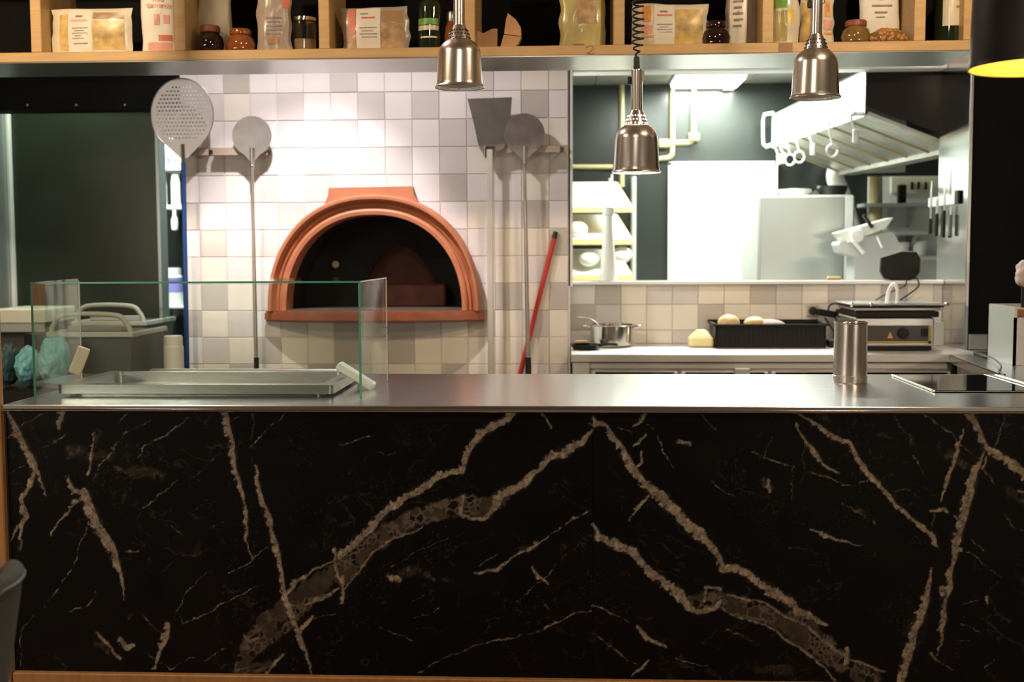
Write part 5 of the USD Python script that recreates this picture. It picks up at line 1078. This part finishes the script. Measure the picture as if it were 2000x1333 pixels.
disc_on(1519, 1592, .05, polish, 'bright steel dish on the oven cabinet', 'steel_dish', 'dish', 8.42)
disc_on(1596, 1655, .07, black_plastic, 'black frying pan at the right on the oven cabinet', 'black_pan', 'pan', 8.38)
disc_on(1536, 1604, .05, steel_dull, 'dark baking tin behind the bright steel dish', 'baking_tin', 'tin', 8.72)
ex = at(1636, 345, 9.2)
solid('exhaust_duct', tube(smooth_path([(ex[0]+.15, 9.25, 1.6), (ex[0]+.03, 9.2, 1.95), (ex[0]-.02, 9.2, ex[1]), (ex[0]+.04, 9.25, ex[1]+.12), (ex[0]+.18, 9.3, ex[1]+.14)]), .065, 16), white_plastic, 'white flexible exhaust duct behind the oven cabinet', 'duct', smooth=True)
# small things on the sill by the cabinet
X_, Z_ = at(1630, 540, 6.98)
solid('wooden_block', box(X_-.04, X_+.035, 6.97, 7.0, ZS+.0005, ZS+.02, .003), bread_wood, 'small pale wooden block on the sill', 'block')
# food slicer
sy = 7.75
fs = thing('food_slicer', 'white enamel food slicer with a tilted plate', 'slicer', (at(1695, 470, sy)[0], sy, 1.0))
P4 = [at(a, c, sy) for a, c in ((1638, 455), (1745, 425), (1730, 446), (1655, 475))]
pl_ = extrude_y(sg.Polygon(P4), sy, sy+.22); part('tilted_plate', pl_, slicer_white, fs)
P5 = [at(a, c, sy+.02) for a, c in ((1645, 478), (1740, 458), (1752, 478), (1748, 500), (1690, 500), (1650, 490))]
part('motor_housing', extrude_y(sg.Polygon(P5).buffer(.02), sy+.03, sy+.25), box_grey, fs)
kx_, kz_ = at(1674, 461, sy); part('dial', lathe([(0, 0), (.045, 0), (.04, .02), (0, .022)], n=24).apply_transform(trimesh.transformations.rotation_matrix(math.pi/2, (1, 0, 0))).apply_translation((kx_, sy, kz_)), white_plastic, fs, smooth=35)
a_, b_ = at(1686, 420, sy), at(1703, 445, sy); part('guard_rod', tube([(a_[0], sy-.01, a_[1]), (b_[0], sy-.01, b_[1])], .012, 8), rubber, fs)
a_, b_ = at(1664, 470, sy), at(1686, 495, sy); part('carriage_arm', tube([(a_[0], sy-.015, a_[1]), (b_[0], sy-.015, b_[1])], .012, 8), white_plastic, fs)
a_, b_ = at(1712, 462, sy), at(1722, 484, sy); part('carriage_arm', tube([(a_[0], sy-.015, a_[1]), (b_[0], sy-.015, b_[1])], .008, 8), white_plastic, fs)
ped = at(1700, 500, sy); part('pedestal', box(ped[0]-.10, ped[0]+.10, sy+.04, sy+.24, .98, ped[1]+.02, .01), box_grey, fs)
solid('prep_table', cat_([box(1.45, 2.6, 7.5, 8.05, .94, .98, .004), box(1.48, 1.52, 7.55, 7.59, FZ, .94), box(2.5, 2.54, 7.55, 7.59, FZ, .94), box(1.48, 1.52, 7.95, 7.99, FZ, .94), box(2.5, 2.54, 7.95, 7.99, FZ, .94)]), steel_top, 'stainless prep table under the food slicer', 'table')
# wall board with shelves at the far right
wb0, wb1 = at(1690, 420, YK-.02)[0], at(1850, 420, YK-.02)[0]
solid('wall_board', box(wb0+.02, wb1, YK-.02, YK-.001, 1.0, at(1750, 345, YK)[1]), white_paint, 'white wall board behind the kitchen shelves', 'wall board')
for k, (pa, pb) in enumerate(((397, 404), (452, 460))):
    z1_, z0_ = at(1750, pa, YK-.25)[1], at(1750, pb, YK-.25)[1]
    s_ = thing('kitchen_shelf', ('upper', 'lower')[k]+' grey steel bracket shelf at the right of the kitchen', 'shelf', ((wb0+wb1)/2, YK-.15, z0_))
    part('board', box(at(1688 if k == 0 else 1722, 400, YK-.25)[0], wb1, YK-.28, YK-.021, z0_, z1_, .003), box_grey, s_)
    for xx in (at(1742, 400, YK-.1)[0], at(1779, 400, YK-.1)[0]): part('bracket', extrude_x(sg.Polygon([(YK-.27, z0_), (YK-.021, z0_), (YK-.021, z0_-.16)]), xx-.01, xx+.01), box_grey, s_)
hk0, hk1 = at(1775, 362, YK-.03), at(1830, 362, YK-.03)
hb = thing('hook_board', 'cream hook board with small black hooks above the kitchen shelves', 'hook board', (hk0[0]+.1, YK-.03, hk0[1]-.06))
part('board', box(at(1740, 362, YK-.03)[0], hk1[0], YK-.036, YK-.0205, hk0[1]-.065, hk0[1]+.065, .003), mat('cream_board', (.78, .76, .55), .5), hb)
for a in (1781, 1794, 1808): x_, z_ = at(a, 363, YK-.04); part('hook', box(x_-.010, x_+.010, YK-.05, YK-.0355, z_-.03, z_+.03, .003), black_plastic, hb)
x_, z_ = at(1762, 376, YK-.2)
solid('black_bottle', rbox(x_-.030, x_+.030, YK-.22, YK-.16, at(1750, 397, YK-.25)[1]+.001, at(1762, 361, YK-.2)[1], .008, 1), black_plastic, 'flat black bottle standing on the upper kitchen shelf', 'bottle', smooth=30)
for a, c, l in ((1761, 486, 'left white cup under the lower kitchen shelf'), (1796, 484, 'right white cup under the lower kitchen shelf')):
    x_, z_ = at(a, c, YK-.15)
    solid('white_mug', lathe([(0, z_-.06), (.045, z_-.06), (.06, z_+.05), (.055, z_+.05), (.04, z_-.05), (0, z_-.05)], x_, YK-.15, 24), white_plastic, l, 'mug', smooth=30)
solid('dish_rack', cat_([box(wb0+.1, wb1, YK-.25, YK-.021, at(1780, 502, YK-.15)[1]-.03, at(1780, 500, YK-.15)[1], .003)]), box_grey, 'grey ledge holding the two white mugs', 'ledge')

# ================================================================== LEFT PASSAGE
def wheelie(px0, px1, pyt, Y, label, sticker=False):
    x0, x1 = at(px0, 680, Y)[0], at(px1, 680, Y)[0]; w = x1-x0; z1 = at((px0+px1)/2, pyt, Y)[1]
    t = thing('wheeled_bin', label, 'bin', ((x0+x1)/2, Y+.25, FZ))
    bz = z1-.10
    v = np.array([(x0+.07, Y+.05, FZ+.06), (x1-.07, Y+.05, FZ+.06), (x1-.07, Y+.40, FZ+.06), (x0+.07, Y+.40, FZ+.06), (x0, Y, bz), (x1, Y, bz), (x1, Y+.48, bz), (x0, Y+.48, bz)])
    part('tub', trimesh.convex.convex_hull(v), grey_bin, t)
    part('rim', cat_([box(x0-.012, x1+.012, Y-.012, Y+.012, bz-.012, bz+.016, .005), box(x0-.012, x0+.012, Y, Y+.49, bz-.012, bz+.016, .005), box(x1-.012, x1+.012, Y, Y+.49, bz-.012, bz+.016, .005)]), grey_rail, t)
    part('handle_bar', tube(smooth_path([(x0+.005, Y+.01, bz+.005), (x0+.02, Y+.01, bz+.05), (x0+.08, Y+.01, z1), (x1-.09, Y+.01, z1), (x1-.03, Y+.01, bz+.06), (x1-.005, Y+.01, bz+.005)]), .013, 10), grey_rail, t, 'light grey handle bar', smooth=40)
    part('inner_bar', box(x0+.05, x1-.06, Y+.10, Y+.12, bz+.012, bz+.04, .004), grey_rail, t)
    part('lid_panel', box(x0+.01, x1-.01, Y+.02, Y+.46, bz-.006, bz+.006, .003), mat(f'bin_lid_{px0}', (.10, .105, .09), .4), t)
    for xx in (x0+.05, x1-.05): part('wheel', rot_about(lathe([(0, -.025), (.06, -.025), (.07, -.01), (.07, .01), (.06, .025), (0, .025)], n=24), 90, (0, 1, 0), (0, 0, 0)).apply_translation((xx, Y+.38, FZ+.072)), rubber, t, smooth=35)
    if sticker:
        sx, sz = at(279, 682, Y); part('yellow_sticker', box(sx-.012, sx+.012, Y-.004, Y+.002, sz-.03, sz+.04), yellow, t, 'yellow sticker')
    return t
wheelie(97, 258, 616, 5.75, 'front grey wheeled bin with a light handle bar in the passage')
wheelie(146, 284, 598, 6.45, 'rear grey wheeled bin behind the front one in the passage', True)
# low pale worktop at far left with black box and teal bags
w0, w1 = at(24, 620, 7.02)[0]+.01, at(126, 620, 7.02)[0]
tb = thing('pale_worktop', 'pale cream worktop against the dark passage panel', 'worktop', ((w0+w1)/2, 7.0, FZ))
zt1, zb1 = at(80, 604, 6.75)[1], at(80, 632, 6.75)[1]
part('top', box(w0, w1, 6.75, 7.18, zb1, zt1, .006), mat('cream_laminate', (.78, .78, .62), .4), tb)
part('cabinet', box(w0+.02, w1-.02, 6.80, 7.17, FZ, zb1-.001), grey_bin, tb)
part('plinth_edge', box(w0, w1, 6.745, 6.752, zb1-.05, zb1-.002), grey_rail, tb)
ck = thing('waste_cart', 'dark low waste cart carrying the teal bags at far left', 'cart', (-2.66, 5.58, FZ))
part('frame', box(-2.95, -2.39, 5.46, 5.70, FZ+.12, .865, .01), black_plastic, ck)
for xx in (-2.85, -2.48): part('wheel', rot_about(lathe([(0, -.02), (.05, -.02), (.06, 0), (.05, .02), (0, .02)], n=20), 90, (0, 1, 0), (0, 0, 0)).apply_translation((xx, 5.58, FZ+.061)), rubber, ck, smooth=35)
x_, z_ = at(52, 665, 6.2)
solid('black_square_box', box(x_-.035, x_+.035, 6.24, 6.34, FZ+.001, at(52, 654, 6.2)[1], .004), black_plastic, 'narrow black square box rising behind the teal bags', 'box')
def crumple(px0, px1, py0, py1, Y, d, m, label, name, cat, seed):
    x0, z1_ = at(px0, py0, Y); x1, z0_ = at(px1, py1, Y); q = trimesh.creation.icosphere(4, 1.0); n_ = meshkit.fbm(q.vertices*2.4+seed, 4, seed)
    q.vertices = q.vertices*(.78+.44*n_)[:, None]*np.array([(x1-x0)/2, d, (z1_-z0_)/2]); q.apply_translation(((x0+x1)/2, Y, .866-q.vertices[:, 2].min())); return solid(name, q, m, label, cat, smooth=60)
crumple(77, 136, 655, 748, 5.58, .10, teal_bag, 'larger crumpled teal plastic bag beside the front wheeled bin', 'plastic_bag', 'plastic bag', 3)
crumple(34, 76, 672, 748, 5.58, .09, teal_bag, 'smaller teal plastic bag at far left under the black box', 'plastic_bag', 'plastic bag', 5)
crumple(4, 33, 664, 748, 5.60, .09, mat('dark_teal_film', (.06, .13, .15), .3, var=.3, scale=7, bump=.4), 'dark teal plastic bag against the left wall', 'plastic_bag', 'plastic bag', 8)
# shelf of cleaning supplies seen past the panel
Y = 8.6
def shelf_s(py, label, t=.03):
    x0, x1 = at(306, py, Y)[0], at(372, py, Y)[0]; z = at(335, py, Y)[1]
    s_ = thing('wire_shelf', label, 'shelf', ((x0+x1)/2, Y+.15, z-t)); part('board', box(x0, x1, Y, Y+.35, z-t, z, .004), mat(f'shelf_white_{py}', (.72, .73, .76), .4), s_)
    for xx in (x0+.02, x1-.02): part('bracket', box(xx-.012, xx+.012, Y+.33, 8.998, z-.10, z-.001, .003), grey_rail, s_)
    return z
z_ = shelf_s(325, 'upper white shelf of cleaning supplies past the dark panel')
def sbottle(px0, px1, pyt, zb, m, label, Yb=Y+.06, lab=None, name='cleaning_bottle'):
    x0, x1 = at(px0, pyt, Yb)[0], at(px1, pyt, Yb)[0]; r = (x1-x0)/2; xc = (x0+x1)/2; h = at(px0, pyt, Yb)[1]-zb; zz = zb+.001
    t = thing(name, label, 'bottle', (xc, Yb, zb))
    part('body', lathe([(0, zz), (r*.95, zz), (r, zz+.01), (r, zz+h*.74), (r*.86, zz+h*.80), (r*.80, zz+h*.82), (0, zz+h*.82)], xc, Yb, 24), m, t, smooth=35)
    part('cap', lathe([(r*.84, zz+h*.80), (r*.86, zz+h*.81), (r*.84, zz+h), (0, zz+h)], xc, Yb, 24), white_plastic, t, smooth=35)
    if lab: part('label_band', lathe([(r*1.01, zz+h*lab[0]), (r*1.01, zz+h*lab[1])], xc, Yb, 24), lilac, t, 'lilac label', smooth=True)
sbottle(312, 327, 264, z_, white_plastic, 'left white bottle on the upper cleaning shelf', lab=(.08, .35))
sbottle(329, 342, 271, z_, white_plastic, 'middle white bottle on the upper cleaning shelf', lab=(.08, .30))
sbottle(344, 354, 285, z_, cream_plastic, 'small beige bottle on the upper cleaning shelf')
z_ = shelf_s(401, 'lower white shelf of cleaning supplies past the dark panel')
sbottle(313, 325, 347, z_, white_plastic, 'left white spray bottle on the lower cleaning shelf')
sbottle(334, 351, 340, z_, white_plastic, 'right white spray bottle on the lower cleaning shelf')
x_ = at(341, 430, Y-.02)[0]
br_ = thing('bottle_brush', 'white bottle brush hanging below the lower cleaning shelf', 'brush', (x_, Y-.02, at(341, 451, Y)[1]))
part('brush_head', lathe([(0, at(341, 451, Y)[1]), (.022, at(341, 449, Y)[1]), (.026, at(341, 435, Y)[1]), (.020, at(341, 425, Y)[1]), (0, at(341, 424, Y)[1])], x_, Y-.02, 16), white_plastic, br_, smooth=35)
part('handle', tube([(x_, Y-.02, at(341, 426, Y)[1]), (x_, Y-.02, at(341, 400, Y)[1])], .013, 10), white_plastic, br_, smooth=35)
z_ = shelf_s(598, 'counter-height white shelf carrying the big white tub', .02)
sbottle(316, 356, 524, z_, white_plastic, 'big white tub with lilac labels past the dark panel', Y+.12, (.35, .75), 'cleaning_tub')
Yn = 6.1; zz0 = at(340, 728, Yn)[1]; x_ = at(339, 690, Yn)[0]; r = (at(358, 690, Yn)[0]-at(320, 690, Yn)[0])/2
wj = thing('white_canister', 'white plastic canister in front of the blue pole', 'canister', (x_, Yn, ZB-.15))
part('body', lathe([(0, .799), (r*.97, .799), (r, .81), (r, at(339, 678, Yn)[1]), (r*.93, at(339, 675, Yn)[1]), (0, at(339, 675, Yn)[1])], x_, Yn, 32), white_plastic, wj, smooth=35)
part('lid', lathe([(r*.92, at(339, 676, Yn)[1]), (r*.92, at(339, 659, Yn)[1]), (r*.85, at(339, 656, Yn)[1]), (0, at(339, 655, Yn)[1])], x_, Yn, 32), white_plastic, wj, smooth=35)
solid('steel_side_table', cat_([box(x_-.055, x_+.10, 6.0, 6.2, .775, .799, .004)]+[box(a-.01, a+.01, c-.01, c+.01, FZ, .775) for a in (x_-.04, x_+.08) for c in (6.02, 6.18)]), steel, 'low steel table carrying the white canister', 'table')

# ================================================================== DINING CHAIR at the lower left
cx_, cy_ = -1.603, 2.62; R0 = .30
ch_ = thing('tub_chair', 'grey felt tub chair at the lower left corner', 'chair', (cx_, cy_, FZ))
def shell_pts(rad, top_extra=0.0):
    an = np.radians(np.linspace(-70, 190, 41)); rows = []
    zt_ = .742+0*an-.30*np.clip((np.abs(np.degrees(an)-12)-20)/140, 0, 1)
    for v in np.linspace(0, 1, 9):
        z = .36+(zt_-.36)*v; rr = rad*(.80+.20*v)
        rows.append(np.stack([cx_+rr*np.cos(an), cy_+rr*np.sin(an), z+top_extra*v], 1))
    return np.array(rows)
o_, i_ = shell_pts(R0), shell_pts(R0-.045)
so_, si_ = grid_mesh(o_), grid_mesh(i_); si_.invert()
part('back_shell', cat_([so_, si_]), chair_fabric, ch_, smooth=50)
mid = (o_[-1]+i_[-1])/2
part('top_rim', tube(mid, .024, 12), chair_fabric, ch_, smooth=True)
part('piping', tube(o_[-1]+np.array([0, 0, -.004]), .006, 8), grey_bin, ch_, smooth=True)
part('seat', lathe([(0, .36), (R0*.80, .36), (R0*.86, .40), (R0*.80, .44), (0, .455)], cx_, cy_, 40), chair_fabric, ch_, smooth=35)
for a in (45, 135, 225, 315):
    q = (cx_+.2*math.cos(math.radians(a)), cy_+.2*math.sin(math.radians(a))); e = (cx_+.27*math.cos(math.radians(a)), cy_+.27*math.sin(math.radians(a)))
    part('leg', tube(np.linspace((*q, .37), (*e, FZ+.013), 4), np.linspace(.018, .012, 4), 12), black_plastic, ch_, smooth=40)
# wall-washer housing and its rail above the shelf, warm dining spots
ws = thing('spot_housing', 'black spot housing on the ceiling aimed at the tiled wall', 'spotlight', (-1.40, 5.30, 3.49))
part('can', rot_about(lathe([(.10, 3.50), (.10, 3.64), (.03, 3.66), (0, 3.66)], -1.40, 5.30, 32), 18, (1, 0, 0), (-1.40, 5.30, 3.49)), black_plastic, ws, smooth=30)
part('stem', tube([(-1.40, 5.27, 3.62), (-1.40, 5.27, CEIL)], .01, 8), black_plastic, ws)
